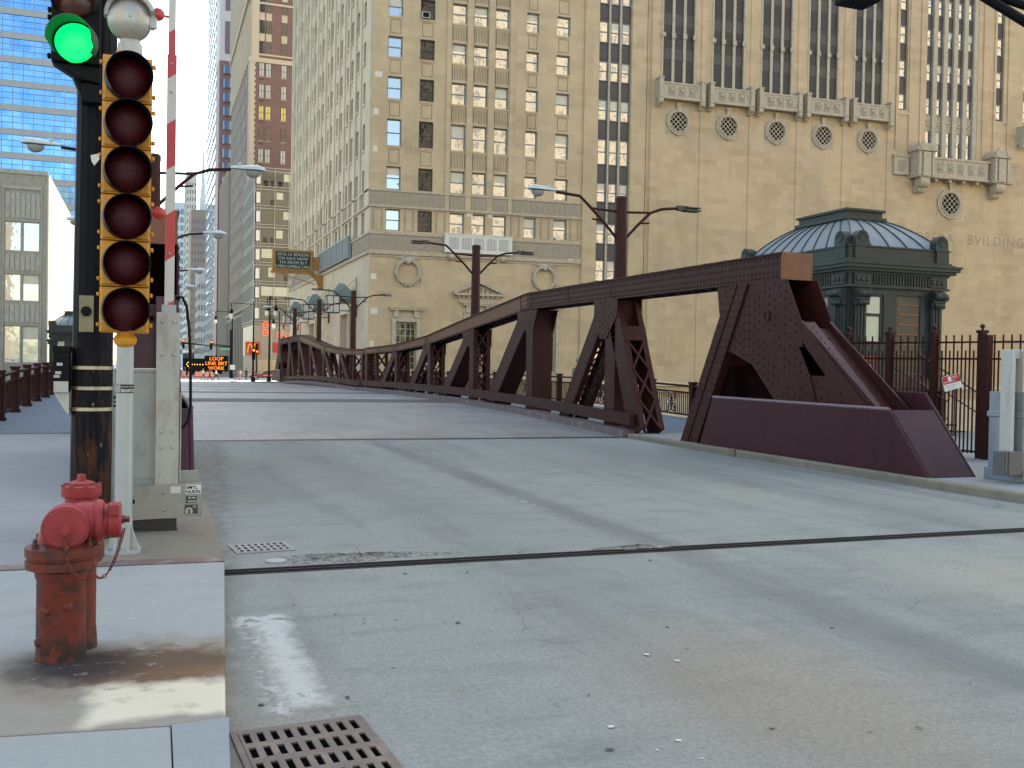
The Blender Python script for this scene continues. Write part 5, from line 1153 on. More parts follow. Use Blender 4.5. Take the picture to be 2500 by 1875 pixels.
for x in (53.3, 66.95): bx(q, x-.15, x+1.6 if x < 60 else x+.0, 0, .1, 28.0, 28.3)
for s in (53.2, 54.75, 56.1, 63.9, 65.3, 67.1): bx(q, s, s+.25, 0, .12, 24.5, 46)
q.build('pier', STONE, op_)
q = MB(wxf)
cx = 70.85; bx(q, cx-1.95, cx+1.95, .0, .75, 26.2, 27.6); bx(q, cx-2.35, cx-1.95, 0, .95, 26.1, 28.0); q.lathe([(0, -.22), (.28, -.22), (.28, .22), (0, .22)], (cx-2.15, .6, 25.9), 12, ax=(1, 0, 0)); q.build('balconette', TRIM, op_); grille(cx+.1, 23.6, 1.05)
q = MB(wxf); put_text(q, 'CIVIC', 1.45, (50.0, .004, 15.28), (1, 0, 0), (0, 0, 1), 0, .004, -.012, 1.16); put_text(q, 'OPERA', 1.45, (55.85, .004, 15.28), (1, 0, 0), (0, 0, 1), 0, .004, -.012, 1.14); put_text(q, 'BVILDING', 1.45, (62.4, .004, 15.28), (1, 0, 0), (0, 0, 1), 0, .004, -.012, 1.2)
q.build('inscription', M('incised_letters', (.27, .225, .16), .9), op_, rec=False)
q = MB(wxf); bx(q, 20, 90, 0, .25, .1, .45); bx(q, 20, 90, 0, .15, -.5, -.4); bx(q, -.1, 90, 0, .35, -6, -1.0)
s = 26.5
while s < 90: bx(q, s, s+.04, .15, .17, -.9, .1, 1); s += 1.55
q.build('base_course', [STONE_L, bpy.data.materials['recess_stone']], op_)
# west windows
cnt = 0
for ci, (a, c) in enumerate(WC):
    for d, e in WR[:6]:
        fr, gl = (FRAMED, GLASSD) if ci == 1 else (FRAMEB, (GLASS, 1))
        window('window', wxf, a, c, d, e, op_, .35, fr, gl); cnt += 1
for a, c in RC:
    for d, e in RW[2:9]: window('window', wxf, a, c, d, e, op_, .30, FRAMEB, (GLASS, 1), fw=.07); cnt += 1
for a, c in GC:
    for d, e in GR[:4]: window('window', wxf, a, c, d, e, op_, .34, FRAMEB, (GLASS, 1), fw=.07); cnt += 1
q = MB(wxf); bx(q, 4.25, 4.95, -.34, .25, 31.85, 32.4, 0); bx(q, 4.33, 4.87, .25, .27, 31.92, 32.33, 1); q.build('window_air_conditioner', [GREYP, BLK], op_)
rest = MB(wxf)
for a, c in WC: window('', wxf, a, c, *WR[6], op_, .35, into=rest)
for a, c in RC:
    for d, e in RW[:2]+RW[9:]: window('', wxf, a, c, d, e, op_, .3, into=rest)
for a, c in GC: window('', wxf, a, c, *GR[4], op_, .34, into=rest)
for a, c in ((53.6, 54.56), (65.68, 66.64)):
    for d, e in ((28.6, 30.2), (31.9, 33.6), (35.3, 37.1), (38.7, 40.4)): window('', wxf, a, c, d, e, op_, .3, into=rest)
for k in range(3):
    for d, e in LZ: window('', wxf, 69.3+k*1.1, 70.1+k*1.1, d, e, op_, .3, into=rest)
# street front (faces left in the picture)
LC = [(2.35, 3.6), (5.25, 6.55)]
for k in range(9): LC += [(8.2+5.55*k-.1, 9.45+5.55*k-.1), (10.3+5.55*k-.1, 11.65+5.55*k-.1)]
LC = [p for p in LC if p[1] < 49.5]
LR = [(12.95, 15.1)]+[(16.9+3.75*k, 18.85+3.75*k) for k in range(2)]+[(24.68+3.6*k, 26.6+3.6*k) for k in range(8)]
LR[2] = (20.62, 22.94)
lh = [(a, c, d, e) for a, c in LC for d, e in LR]
doors = [(8.5, 12.3, -1.0, 6.4), (28.5, 32, -1.0, 6.2), (40.5, 44, -1.0, 6.2)]
b = MB(lxf); wall_holes(b, 0, 50.6, -6, 56, lh+doors, .45); b.build('street_wall', STONE_L, op_, rec=False)
b = MB(lxf)
for k in range(9):
    s = 7.05+5.55*k
    if s < 49: bx(b, s-.5, s+.5, 0, .14, 13.2, 56)
    if s+2.75 < 49: bx(b, s+2.35, s+2.95, 0, .12, 15.3, 56)
bx(b, .1, 1.9, 0, .14, 15.3, 56); bx(b, 4.1, 4.9, 0, .12, 15.3, 56); bx(b, 49.6, 50.6, 0, .14, 12, 56)
for a, c in LC:
    for (d, e), (d2, e2) in zip(LR, LR[1:]): bx(b, a-.02, c+.02, 0, .10, d2-.16, d2-.01); bx(b, a+.03, c-.03, -.1, -.02, e+.1, d2-.2)
b.build('wall_relief', STONE_L, op_)
b = MB(lxf)
for z0, z1 in ((15.42, 16.72), (11.5, 13.0)):
    for s0, s1 in (((0, 7.3),)+(((26, 50.5),) if z0 < 12 else ((7.5, 50.5),))):
        bx(b, s0, s1, 0, .055, z0+.12, z1-.12, 1); n = int((s1-s0)/.42)
        for i in range(n): c = s0+(i+.5)*.42; bx(b, c-.07, c+.07, .055, .1, z0+.22, z1-.22, 0)
    bx(b, -.06, 50.6, 0, .16, z0-.16, z0+.06, 0) if z0 > 12 else bx(b, -.1, 50.6, 0, .2, z0-.30, z0, 0); bx(b, -.06, 50.6, 0, .14, z1-.08, z1+.1, 0)
b.build('herringbone_band', [TRIM, bpy.data.materials['band_ground']], op_)
GPAN = M('grey_sheet_panel', (.24, .26, .26), .55, var=.1, scale=2)
for k in range(6):
    b = MB(lxf); s0 = 7.7+k*2.95; bx(b, s0, s0+2.75, .1, .42, 11.6, 13.45); bx(b, s0-.1, s0+2.85, .1, .48, 13.45, 13.6)
    for q in range(4): bx(b, s0+.3+q*.7, s0+.36+q*.7, .42, .46, 11.7, 13.4)
    b.build('sheet_panel', GPAN, op_)
for a, c, d, e in doors:
    b = MB(lxf); bx(b, a-.6, a, 0, .2, d, e+.5); bx(b, c, c+.6, 0, .2, d, e+.5); bx(b, a, c, 0, .2, e, e+.5); b.build('door_surround', STONE_L, op_)
    b = MB(lxf); bx(b, a, c, -.44, -.3, d, e); b.build('door', M('pink_stone_panel', (.36, .22, .17), .7, var=.15), op_)
for s, z in ((6.6, 8.0), (22, 8.0), (36.5, 8.0)):
    b = MB(lxf); bx(b, s-.9, s+.9, .3, 1.9, z-.75, z-.45); b.add([(s-1.1, .2, z-.45), (s+1.1, .2, z-.45), (s+1.1, 2.1, z-.45), (s-1.1, 2.1, z-.45), (s-.9, .4, z+.35), (s+.9, .4, z+.35), (s+.9, 1.9, z+.35), (s-.9, 1.9, z+.35), (s, .9, z+1.05), (s, 1.4, z+1.05)], [(0, 1, 5, 4), (1, 2, 6, 5), (2, 3, 7, 6), (3, 0, 4, 7), (4, 5, 8), (5, 6, 9, 8), (6, 7, 9), (7, 4, 8, 9), (0, 1, 2, 3)]); b.tube([(s, .1, z-.6), (s, 1.0, z-.6)], .06, 6); b.build('lantern_hood', VERD, op_)
for s in (5.0, 19.5, 33.5):
    b = MB(lxf); bx(b, s-.55, s+.55, 1.7, 2.8, 6.3, 7.7, 1)
    for p in (-.55, 0, .55):
        for r in (1.7, 2.25, 2.8): bx(b, s+p-.03, s+p+.03, r-.03, r+.03, 6.25, 7.8, 0)
    for z in (6.25, 7.0, 7.75): bx(b, s-.6, s+.6, 1.65, 2.85, z-.03, z+.03, 0)
    bx(b, s-.04, s+.04, 0, 2.25, 6.42, 6.5, 0); bx(b, s-.1, s+.1, 0, .15, 5.9, 7.1, 0); b.tube([(s, .1, 6.9), (s, .1, 9.6)], .035, 5, 0); b.tube([(s, .1, 9.4), (s, 1.9, 7.8)], .02, 5, 0); b.build('wall_lantern', [IRON, M('lantern_glass', (.55, .52, .47), .4)], op_)
b = MB(lxf); P = [(50, .3, 11.2), (40, .3, 13.2), (30, .3, 16.2), (24, .3, 18.2), (18.6, .3, 20.4)]; b.tube(P, .03, 6); b.build('cable', VERD, op_)
rl = MB(lxf)
for a, c in LC:
    for d, e in LR: window('', lxf, a, c, d, e, op_, .35, into=rl, fw=.08)
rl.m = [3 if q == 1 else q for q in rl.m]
# merge street-front windows with the small west ones: one part of uncountably many panes
rest.v += rl.v; n0 = len(rest.v)-len(rl.v); rest.f += [[i+n0 for i in f] for f in rl.f]; rest.m += rl.m
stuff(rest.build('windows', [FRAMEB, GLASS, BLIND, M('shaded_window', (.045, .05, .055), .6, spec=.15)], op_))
# hanging sign
t = thing('theatre_sign', 'gilded theatre sign with white letters jutting from the opera house wall', 'sign', (15, 108, 10))
b = MB(); b.box(12.25, 16.65, 107.9, 108.4, 11.55, 13.85, 0); b.box(12.1, 16.75, 107.8, 108.5, 11.35, 11.55, 0); b.box(12.3, 16.6, 107.82, 107.9, 13.6, 13.8, 0); b.box(12.3, 16.6, 107.82, 107.9, 11.6, 11.8, 0); b.box(12.3, 12.6, 107.82, 107.9, 11.8, 13.6, 0); b.box(16.32, 16.6, 107.82, 107.9, 11.8, 13.6, 0)
for k in range(26): b.box(12.2+k*.175, 12.28+k*.175, 107.8, 107.9, 11.22, 11.36, 0)
b.build('frame', GOLD, t, bevel=.03)
b = MB(); b.box(12.6, 16.32, 107.86, 107.9, 11.8, 13.6); b.build('panel', M('sign_dark_green', (.012, .022, .015), .5), t)
b = MB()
for k, s in enumerate(('2015-16 SEASON', 'ON SALE NOW', 'TIX FROM $17', 'LYRICOPERA.ORG')): put_text(b, s, .44, (14.46, 107.84, 13.19-k*.435), (1, 0, 0), (0, 0, 1), 0, .02, -.004, 1.06, 'CENTER')
b.build('lettering', M('white_letters', (.62, .66, .58), .5), t, rec=False)
b = MB(); b.box(16.65, 17.65, 107.95, 108.35, 11.75, 13.2); b.prism([(16.2, 11.35), (17.68, 11.35), (17.68, 9.6), (17.25, 9.7), (17.0, 10.6)], 'Y', 107.95, 108.35); b.tube([(13.2, 108.1, 11.3), (16.9, 108.1, 10.2)], .05, 6); b.build('bracket', GOLD, t)
# ---------------------------------------------------------------- other buildings
def box_building(name, label, cat, x0, x1, y0, y1, z0, z1, m, group=None):
    t = thing(name, label, cat, (x0, y0, z0), group); b = MB(); b.box(x0, x1, y0, y1, z0, z1); b.build('wall', m, t); return t
# low glass office block beyond the crossing
G0, G1, GT = 17.25, 34, 36.0
MULL = M('aluminium_mullion', (.34, .34, .31), .45, .3); SPG = M('grey_spandrel_panel', (.20, .19, .165), .5, var=.1)
t = thing('glass_office', 'low glass and aluminium office block with white corner fins', 'building', (G0, 180, -1))
b = MB(); b.box(G0+.3, G1, 180.3, 202, -1, GT-.2); b.build('wall', SPG, t)
GOFF = MG('office_glass', (.10, .105, .09), .02, .4, 1.45, .06)
fl = [8.6]+[12.3+3.36*k for k in range(8)]
for k, z in enumerate(fl[:-1]):
    zt = fl[k+1]; b = MB(); b.box(G0+1.2, G1, 180.05, 180.25, z+.55, zt-.35, 0); b.box(G0+.05, G0+.25, 181, 202, z+.55, zt-.35, 0)
    r = random.Random(k)
    for q in range(8):
        x = G0+1.3+q*1.25
        if r.random() < .22: b.box(x, x+1.15, 180.02, 180.05, z+1.2+r.random()*.8, zt-.4, 1)
        elif r.random() < .4: b.box(x+.2, x+1.0, 180.02, 180.05, z+.6, z+1.6, 2)
    if k in (3, 1): b.box(G0+1.3, G0+6.2, 180.01, 180.03, z+1.3, zt-.45, 1)
    b.build('window_band', [GOFF, M('lit_blind', (.47, .46, .36), .6), GLASSD] if k == 0 else [GOFF, bpy.data.materials['lit_blind'], GLASSD], t)
b = MB()
for z in fl:
    for dz in (0, .5): b.box(G0-.05, G1, 179.9, 180.05, z+dz-.05, z+dz+.06); b.box(G0-.06, G0+.08, 180, 202, z+dz-.05, z+dz+.06)
for x in (G0, G0+.55, G0+1.05, G0+3.5, G0+6.0, G0+8.5, G0+11): b.box(x-.05, x+.05, 179.88, 180.04, 8.5, GT)
for k in range(14): y = 181+k*1.55; b.box(G0-.08, G0+.06, y-.06, y+.06, 8.5, GT)
b.build('mullion', MULL, t)
for z in fl[:-1]:
    b = MB(); b.box(G0+.28, G0+.92, 179.6, 179.86, z+.9, z+2.75); b.build('corner_fin', M('white_fin', (.62, .62, .55), .5) if z == fl[0] else bpy.data.materials['white_fin'], t)
b = MB(); b.box(G0+.1, G0+12, 179.95, 180.2, -1, 8.4, 0); b.box(G0+.05, G0+.3, 180, 200, 3, 8.4, 1)
for k in range(8): b.box(G0+k*1.6, G0+k*1.6+.15, 179.85, 180, -1, 8.4, 1)
b.box(G0+1, G0+12, 179.9, 179.94, .2, 2.2, 2); b.build('shopfront', [MG('shop_glass', (.12, .14, .13), .02, .4, 1.8, .05), MULL, M('shop_glow', (.45, .36, .2), .5)], t)
def arch_m(b, cx, cz, s, y, m):
    for sg in (-1, 1):
        P = [(cx+sg*s*(.27+.25*cos(pi-a*pi/10)), y, cz+s*.95*sin(a*pi/10)) for a in range(0, 11)]; b.tube(P, s*.085, 6, m)
t2 = thing('restaurant_sign', 'square red sign with golden arches on the corner of the glass block', 'sign', (17.0, 179, 3.2), 'red restaurant signs')
b = MB(); b.box(15.9, 18.4, 178.9, 179.2, 3.0, 5.3); b.box(16.9, 17.2, 179.2, 180.2, 4.0, 4.3); b.build('panel', REDS, t2); b = MB(); arch_m(b, 17.15, 3.3, 1.7, 178.88, 0); b.build('arches', M('golden_yellow', (.80, .42, .02), .5), t2)
t2 = thing('restaurant_sign', 'long red sign with golden arches over the shop window, left of the end truss', 'sign', (23.4, 179, 3.6), 'red restaurant signs')
b = MB(); b.box(20.8, 26, 179.6, 179.84, 3.5, 5.3); b.build('panel', REDS, t2); b = MB(); arch_m(b, 23.6, 3.75, 1.4, 179.56, 0); b.build('arches', bpy.data.materials['golden_yellow'], t2)
NEON = ME('neon_red', (1.0, .12, .05), .35)
t2 = thing('neon_sign', 'red neon lettering glowing in the upper shop window of the glass block', 'sign', (20, 179.6, 6))
b = MB()
for cx, cz in ((19.4, 8.4), (19.4, 7.0)): b.ring((cx, 179.7, cz), .45, .6, 0, .06, 12); b.box(cx-.5, cx+.5, 179.68, 179.72, cz-.05, cz+.05)
for k in range(4): b.box(21.4+k*.7, 21.8+k*.7, 179.68, 179.72, 7.0, 7.12); b.box(21.4+k*.7, 21.5+k*.7, 179.68, 179.72, 6.3, 7.1); b.box(21.4+k*.7, 21.85+k*.7, 179.68, 179.72, 6.3, 6.4)
b.build('tubing', NEON, t2)
# brick tower
BRICK = MST('red_brick', (.205, .128, .112), (.18, .108, .098), .5, .16, .8, .2, (.22, .14, .115), .35); QUOIN = M('cream_terracotta', (.46, .40, .30), .8, var=.1)
BX0, BY0 = 18.5, 203
t = thing('brick_tower', 'dark red brick tower with cream quoins and paired sash windows', 'building', (BX0, BY0, -1))
b = MB(); b.box(BX0+.5, 33, BY0, 250, -1, 130); b.build('wall', BRICK, t)
STW = MST('tan_street_brick', (.235, .175, .125), (.20, .145, .105), .6, .3, .85, .2, (.16, .12, .09), .5)
b = MB(); b.box(BX0-.3, BX0+.5, BY0, 250, -1, 62); b.build('street_wall', STW, t)
b = MB()
for k in range(13):
    for q in range(15): y = BY0+2+q*3.1; b.box(BX0-.36, BX0-.3, y, y+1.25, 12+k*3.8, 14.3+k*3.8)
stuff(b.build('street_windows', bpy.data.materials.get('side_window_dark') or M('side_window_dark', (.06, .06, .062), .5, spec=.2), t))
b = MB(); b.box(BX0-.3, BX0+.5, BY0, 250, 62, 74); b.box(BX0-.35, BX0+.5, BY0, BY0+3, 20, 62); b.box(BX0-.6, BX0, BY0, 250, 74, 130); b.box(BX0+.0, BX0+1.4, BY0-.25, BY0, 62.2, 130)
k = 0; z = 20.
while z < 61.5: b.box(BX0-.3, BX0+.62+.22*(k % 2), BY0-.2, BY0, z, z+.55); z += .55; k += 1
b.box(BX0-.6, 33, BY0-.3, BY0, 61.6, 62.5); b.box(BX0, 33, BY0-.2, BY0, 63.0, 63.35); b.box(BX0, 33, BY0-.2, BY0, 73.2, 73.6)
for q in range(16): y = BY0+1.5+q*3; b.box(BX0-.5, BX0-.3, y, y+1.5, 62, 74); b.box(BX0-.8, BX0-.6, y, y+1.3, 74, 130)
b.box(BX0-.9, BX0, BY0-.2, 250, 73.8, 74.6)
b.build('terracotta_trim', QUOIN, t)
bw = 0; BWX = [(20.05, 20.9), (21.35, 22.25), (24.4, 25.3), (26.9, 27.8), (29.0, 29.9)]
for r_ in range(16):
    z = (59.0-4.28*r_) if r_ < 10 else (63.3+4.15*(r_-10))
    for a, c in BWX:
        b = MB(); y = BY0-.02; h = 2.5; b.box(a-.08, c+.08, y-.03, y+.01, z-.08, z+h+.08, 0); b.box(a, c, y-.06, y-.03, z, z+h, 1); b.box((a+c)/2-.04, (a+c)/2+.04, y-.08, y-.06, z, z+h, 0); b.box(a, c, y-.08, y-.06, z+h/2-.04, z+h/2+.04, 0); b.box(a-.15, c+.15, y-.12, y, z-.2, z-.08, 2)
        if r_ >= 10: b.box(a-.1, c+.1, y-.05, y-.031, z+h+.1, z+4.1, 2)
        if r_ < 9 and a == 20.05: b.box(a, c, y-.04, y, z-.8, z-.55, 0)
        k = 3 if r_ == 2 else (4 if r_ in (0, 1, 4) else 1)
        mm = {3: M('yellow_blind', (.62, .50, .16), .5), 4: M('grey_blind', (.42, .43, .39), .4), 1: MG('tower_glass', (.03, .035, .04), .02, .3, 1.7)} if bw == 0 else None
        if mm: MM = mm
        b.build('window', [FRAMED, MM[k], QUOIN], t); bw += 1
SKYB = bpy.data.materials['side_window_dark']
t = box_building('beige_tower', 'lower beige stone tower with thin ribs along its street side', 'building', 18.3, 40, 250, 300, -1, 50, M('beige_stone', (.34, .27, .19), .85, var=.1))
b = MB()
for q in range(24): y = 251+q*2; b.box(17.9, 18.3, y, y+.8, 3, 50)
b.build('rib', M('beige_rib', (.36, .29, .21), .85), t); b = MB()
for q in range(24): y = 251.9+q*2; b.box(18.22, 18.3, y, y+1.0, 6, 48)
b.build('dark_strip', M('beige_shade', (.16, .125, .09), .85), t)  # shade between the ribs painted as darker beige strips
t = thing('shop_podium', 'pale stone shop fronts with arched bays below the brick tower', 'building', (17.9, 203, -1))
b = MB(); b.box(17.6, 18.2, 203, 250, -1, 12); b.box(17.3, 18.2, 203, 250, 12, 12.8)
for q in range(12): y = 204+q*4; b.box(17.4, 17.6, y, y+1.2, -1, 11)
b.build('wall', M('podium_stone', (.30, .265, .21), .85), t)
b = MB()
for q in range(11): y = 205.3+q*4; b.box(17.55, 17.6, y, y+2.6, 0, 4.5); b.box(17.55, 17.6, y, y+2.6, 5.5, 10.5)
b.build('shop_window', SKYB, t)
def tower(label, x0, x1, y0, y1, z1, wallm, winm, nx, ny, fz, name='distant_tower', fw=.62, fh=.6, side=True, front=True, z0=-1):
    t = box_building(name, label, 'building', x0, x1, y0, y1, z0, z1, wallm)
    if front:
        b = MB(); n = int((z1-6)/fz)
        for k in range(n):
            z = 5+k*fz
            for i in range(nx): w_ = (x1-x0)/nx; b.box(x0+w_*(i+.5-fw/2), x0+w_*(i+.5+fw/2), y0-.12, y0-.05, z, z+fz*fh)
        o = b.build('windows', winm, t)
        if nx*n > 100: stuff(o)
    if side:
        xs = x0 if x0 > 3 else x1; b = MB(); n = int((z1-6)/fz); sg = -1 if x0 > 3 else 1
        for k in range(n):
            z = 5+k*fz
            for i in range(ny): w_ = (y1-y0)/ny; b.box(*sorted((xs+sg*.05, xs+sg*.14)), y0+w_*(i+.5-fw/2), y0+w_*(i+.5+fw/2), z, z+fz*fh)
        stuff(b.build('side_windows', winm, t))
    return t
GREYT = M('grey_stone_tower', (.17, .19, .20), .7, var=.08); TG = MG('pale_glass', (.12, .16, .20), .02, .2, 2.0, .05); DARKW = M('far_window_dark', (.07, .075, .085), .35); DIMW = M('dim_window', (.24, .215, .18), .5)
t = tower('tall grey stone and glass tower with a dark ground-floor colonnade', 17.9, 25, 303, 356, 190, GREYT, TG, 3, 12, 3.6)
b = MB()
for k in range(46): z = 16+k*3.6; b.box(17.7, 17.9, 304+(k % 3)*1.2, 306+(k % 3)*1.2, z, z+.5); b.box(17.7, 17.9, 318, 320, z, z+.5); b.box(17.7, 17.9, 332, 346, z+1, z+1.4)
g_ = b.build('painted_glint', M('glint_white', (.75, .8, .82), .3), t); stuff(g_)  # pale dashes paint the glints along the street side
t = box_building('bay_window_tower', 'red granite tower with stacked rounded blue bay windows and a white stone cap', 'building', 17.6, 21.9, 288, 302, -1, 86, M('pink_granite', (.19, .115, .115), .6, var=.1))
for k in range(18):
    z = 16+k*3.9; b = MB(); b.lathe([(1.7, z), (1.7, z+2.4)], (20.0, 288.6, 0), 16); b.build('bay_window', MG('bay_glass', (.05, .08, .13), .02, .3, 2.0) if k == 0 else bpy.data.materials['bay_glass'], t)
b = MB(); b.box(17.5, 22, 287.9, 302.1, 86, 110); b.box(18, 21.9, 288.5, 302, 113, 115); b.build('stone_cap', M('white_cap_stone', (.50, .49, .46), .7), t)
b = MB()
for z0, z1 in ((88, 97), (100, 105), (107, 109)): b.box(19.0, 20.8, 287.75, 287.9, z0, z1)
b.build('cap_window', bpy.data.materials['bay_glass'], t)
b = MB(); b.box(17.7, 22, 288.4, 302, 110, 113); b.build('red_attic', M('red_attic', (.16, .08, .075), .7), t)
tower('slender beige stone office tower with small dark windows', 20.6, 28.2, 560, 600, 84, M('beige_far_stone', (.20, .165, .14), .85, var=.1), DARKW, 5, 8, 4.2, fw=.32, fh=.5)
tower('narrow white stone slab squeezed beside the beige far tower', 18.9, 21.9, 430, 460, 41, M('white_slab', (.34, .33, .31), .8), DARKW, 3, 6, 4.5, fw=.4, fh=.5)
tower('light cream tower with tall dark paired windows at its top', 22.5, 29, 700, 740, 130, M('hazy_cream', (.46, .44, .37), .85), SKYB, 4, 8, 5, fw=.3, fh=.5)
t = thing('church_spire', 'pale church steeple rising over the far end of the street', 'church', (30.3, 640, 0))
b = MB(); b.box(27.3, 33.3, 637, 643, -1, 92); b.box(28.3, 32.3, 638, 642, 92, 102); b.lathe([(2.2, 102), (1.3, 112), (.7, 126), (0, 144)], (30.3, 640, 0), 8)
for x in (27.3, 30.3, 33.3): b.lathe([(.7, 84), (.5, 94), (0, 102)], (x, 637, 0), 6)
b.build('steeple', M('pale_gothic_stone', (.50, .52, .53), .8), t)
b = MB()
for k in range(3): b.box(28.2+k*1.7, 29.0+k*1.7, 636.8, 637, 74, 88)
b.build('lancet_window', SKYB, t)
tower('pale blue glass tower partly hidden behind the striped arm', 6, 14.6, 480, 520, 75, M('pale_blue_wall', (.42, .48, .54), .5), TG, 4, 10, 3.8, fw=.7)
# left: concrete block, blue glass tower
CB = M('concrete_panel', (.31, .285, .235), .85, var=.12, scale=2, dirt=(.22, .20, .165), dz=.2)
LX1, LY = -8.05, 90.0
t = thing('concrete_block', 'plain concrete office block with ribbed panels and paired windows at the left edge', 'building', (LX1, LY, -1))
b = MB(lambda s, o, z: Vector((LX1-s, LY-o, z)))
lw = []; rowsz = [(1.9, 4.5), (6.4, 8.6), (10.6, 12.85)]
rowsz = [(1.25, 4.3), (6.35, 8.55), (10.45, 12.85)]
colsz = [(.55, 1.80), (1.92, 3.15)]; colsz += [(a+3.25, c+3.25) for a, c in colsz]+[(a+6.5, c+6.5) for a, c in colsz]
bb = MB(lambda s, o, z: Vector((LX1-s, LY-o, z)))
wall_holes(bb, 0, 14, -1, 17.0, [(a, c, d, e) for a, c in colsz for d, e in rowsz], .3)
bb.box(0.01, 14, -36, -.6, -1, 16.9); bb.build('wall', CB, t, rec=False)
bb = MB(lambda s, o, z: Vector((LX1-s, LY-o, z)))
for k in range(3):
    s0 = .5+3.25*k
    for z0, z1 in ((4.5, 6.15), (8.75, 10.25), (13.05, 15.3)):
        for q in range(7): bb.box(s0+q*.38, s0+q*.38+.3, 0, .04, z0+.1, z1-.1)
    bb.box(s0-.12, s0-.03, 0, .08, -1, 15.6); bb.box(s0+2.68, s0+2.76, 0, .08, -1, 15.6); bb.box(s0-.12, s0+2.8, 0, .1, 15.5, 15.75)
bb.box(-.05, 14, -.3, .1, 16.75, 17.1); bb.build('ribbed_panel', M('ribbed_concrete', (.36, .35, .30), .8, var=.12, scale=3, dirt=(.25, .24, .20)), t)
for a, c in colsz:
    for d, e in rowsz: window('window', lambda s, o, z: Vector((LX1-s, LY-o, z)), a, c, d, e, t, .22, M('aluminium_window', (.40, .39, .33), .5) if 'aluminium_window' not in bpy.data.materials else bpy.data.materials['aluminium_window'], (GLASS, 1), 0, .06)
b = MB(); b.box(LX1, LX1+.12, LY+.05, 126, -1, 16.9); b.build('sunlit_side', M('sunlit_cream', (.62, .57, .46), .8, var=.05), t)  # far paler than the front: sunlight on this side put into its colour
t = thing('glass_tower', 'tall blue glass tower with grey floor bands behind the concrete block', 'building', (-60, 187, -1))
b = MB(); b.box(-70, -9.2, 187, 230, -1, 110); b.build('glass_wall', GLASSB, t)
b = MB(); BNDM = M('grey_floor_band', (.30, .31, .315), .45, var=.05)
for k in range(26): z = 3.1+4.06*k-.0; b.box(-70.1, -9.15, 186.8, 187, z, z+1.03)
b.build('floor_band', BNDM, t)
b = MB(); x = -9.3
while x > -66: b.box(x-.04, x+.04, 186.72, 186.82, -1, 110); x -= 1.62
for k in range(26):
    for dz in (1.03, 2.1, 3.1, 4.06): z = 3.1+4.06*k+dz; b.box(-70.1, -9.15, 186.75, 186.85 if dz in (1.03, 4.06) else 186.83, z-.022, z+.022)
b.build('mullion', M('pale_mullion', (.30, .42, .54), .4), t)
b = MB(); b.box(-9.15, -9.0, 187, 230, -1, 110); b.build('side_wall', BNDM, t)
# west-bank offices standing behind the camera: their sunlit fronts are what the opera house windows reflect
def west_office(label, x0, x1, y1, h):
    t = box_building('riverside_office', label, 'building', x0, x1, y1-30, y1, -1, h, STONE_L); b = MB()
    n = int((x1-x0)/3.4)
    for k in range(int(h/3.7)-1):
        for i in range(n): x = x0+(i+.3)*3.4; b.box(x, x+1.5, y1+.03, y1+.06, 4+k*3.7, 6.1+k*3.7)
    stuff(b.build('windows', DIMW, t)); return t
west_office('pale stone riverside office behind the viewpoint, facing the opera house', 39, 240, -40, 92)
west_office('second pale stone office behind the viewpoint on the far side of the street', -150, -30, -45, 70)

# ---------------------------------------------------------------- far street
def zs(y): return zr(y) if y > 82 else zr(y)
def post_lamp(name, label, x, y, h, arm, group):
    t = thing(name, label, 'street lamp', (x, y, zr(y)), group); z = zr(y)
    b = MB(); b.tube([(x, y, z), (x, y, z+h)], [.13, .07], 8); b.lathe([(.26, z), (.24, z+.6), (.14, z+.8)], (x, y, 0), 8); b.build('pole', BLK, t, smooth=True)
    for a in arm:
        b = MB(); b.tube([(x, y, z+h-.4), (x+a, y, z+h-.3)], .05, 6); b.tube([(x+a, y, z+h-.3), (x+a, y, z+h-.9)], .05, 6); b.lathe([(.08, z+h-1.0), (.22, z+h-1.5), (.24, z+h-1.7), (.05, z+h-1.7)], (x+a, y, 0), 8); r = b.build('arm', BLK, t)
        b = MB(); b.lathe([(.2, z+h-1.7), (.27, z+h-2.0), (.2, z+h-2.3), (0, z+h-2.4)], (x+a, y, 0), 8); b.build('globe', M('lamp_globe', (.75, .74, .66), .3) if 'lamp_globe' not in bpy.data.materials else bpy.data.materials['lamp_globe'], t, smooth=True)
    return t
GL = 'black street lamps with hanging globes beyond the bridge'
post_lamp('globe_lamp', 'tall black lamp post with one long left arm, in front of the glass block corner', 12.75, 132.3, 10.6, (-2.8,), GL)
post_lamp('globe_lamp', 'black lamp post with a long left arm, standing farther up by the beige tower', 12.9, 168.8, 11.3, (-2.7,), GL)
post_lamp('globe_lamp', 'shorter black lamp with two globes beside the red-striped pole', 13.2, 118, 10.2, (-.3, .7), GL)
post_lamp('globe_lamp', 'black lamp post behind the end truss with one globe at its right', 17.0, 140, 9.8, (-.8,), GL)
t = thing('striped_pole', 'thin upright pole ringed in red and white by the end truss', 'barrier gate', (13.3, 106, zr(106)))
q = NT('pole_stripes'); X = q.xyz(); SM = q.fin(q.mix(q.math('GREATER_THAN', q.math('FRACT', q.math('MULTIPLY', X[2], .7)), .5), (.5, .02, .02), (.62, .62, .6)), .5)
b = MB(); b.tube([(13.3, 106, zr(106)), (13.3, 106, 6.6)], .09, 8); b.build('arm', SM, t); b = MB(); b.box(13.1, 13.6, 105.8, 106.3, zr(106), zr(106)+1.5); b.build('machine', GREYP, t)
c = dup(t, (15.1, 108, zr(108)), 'second thin red and white ringed pole, right of the first by the end truss'); c['group'] = t['group'] = 'raised barrier arms at the far end'
LREDM = ME('red_signal_light', (1., .16, .03), .9)
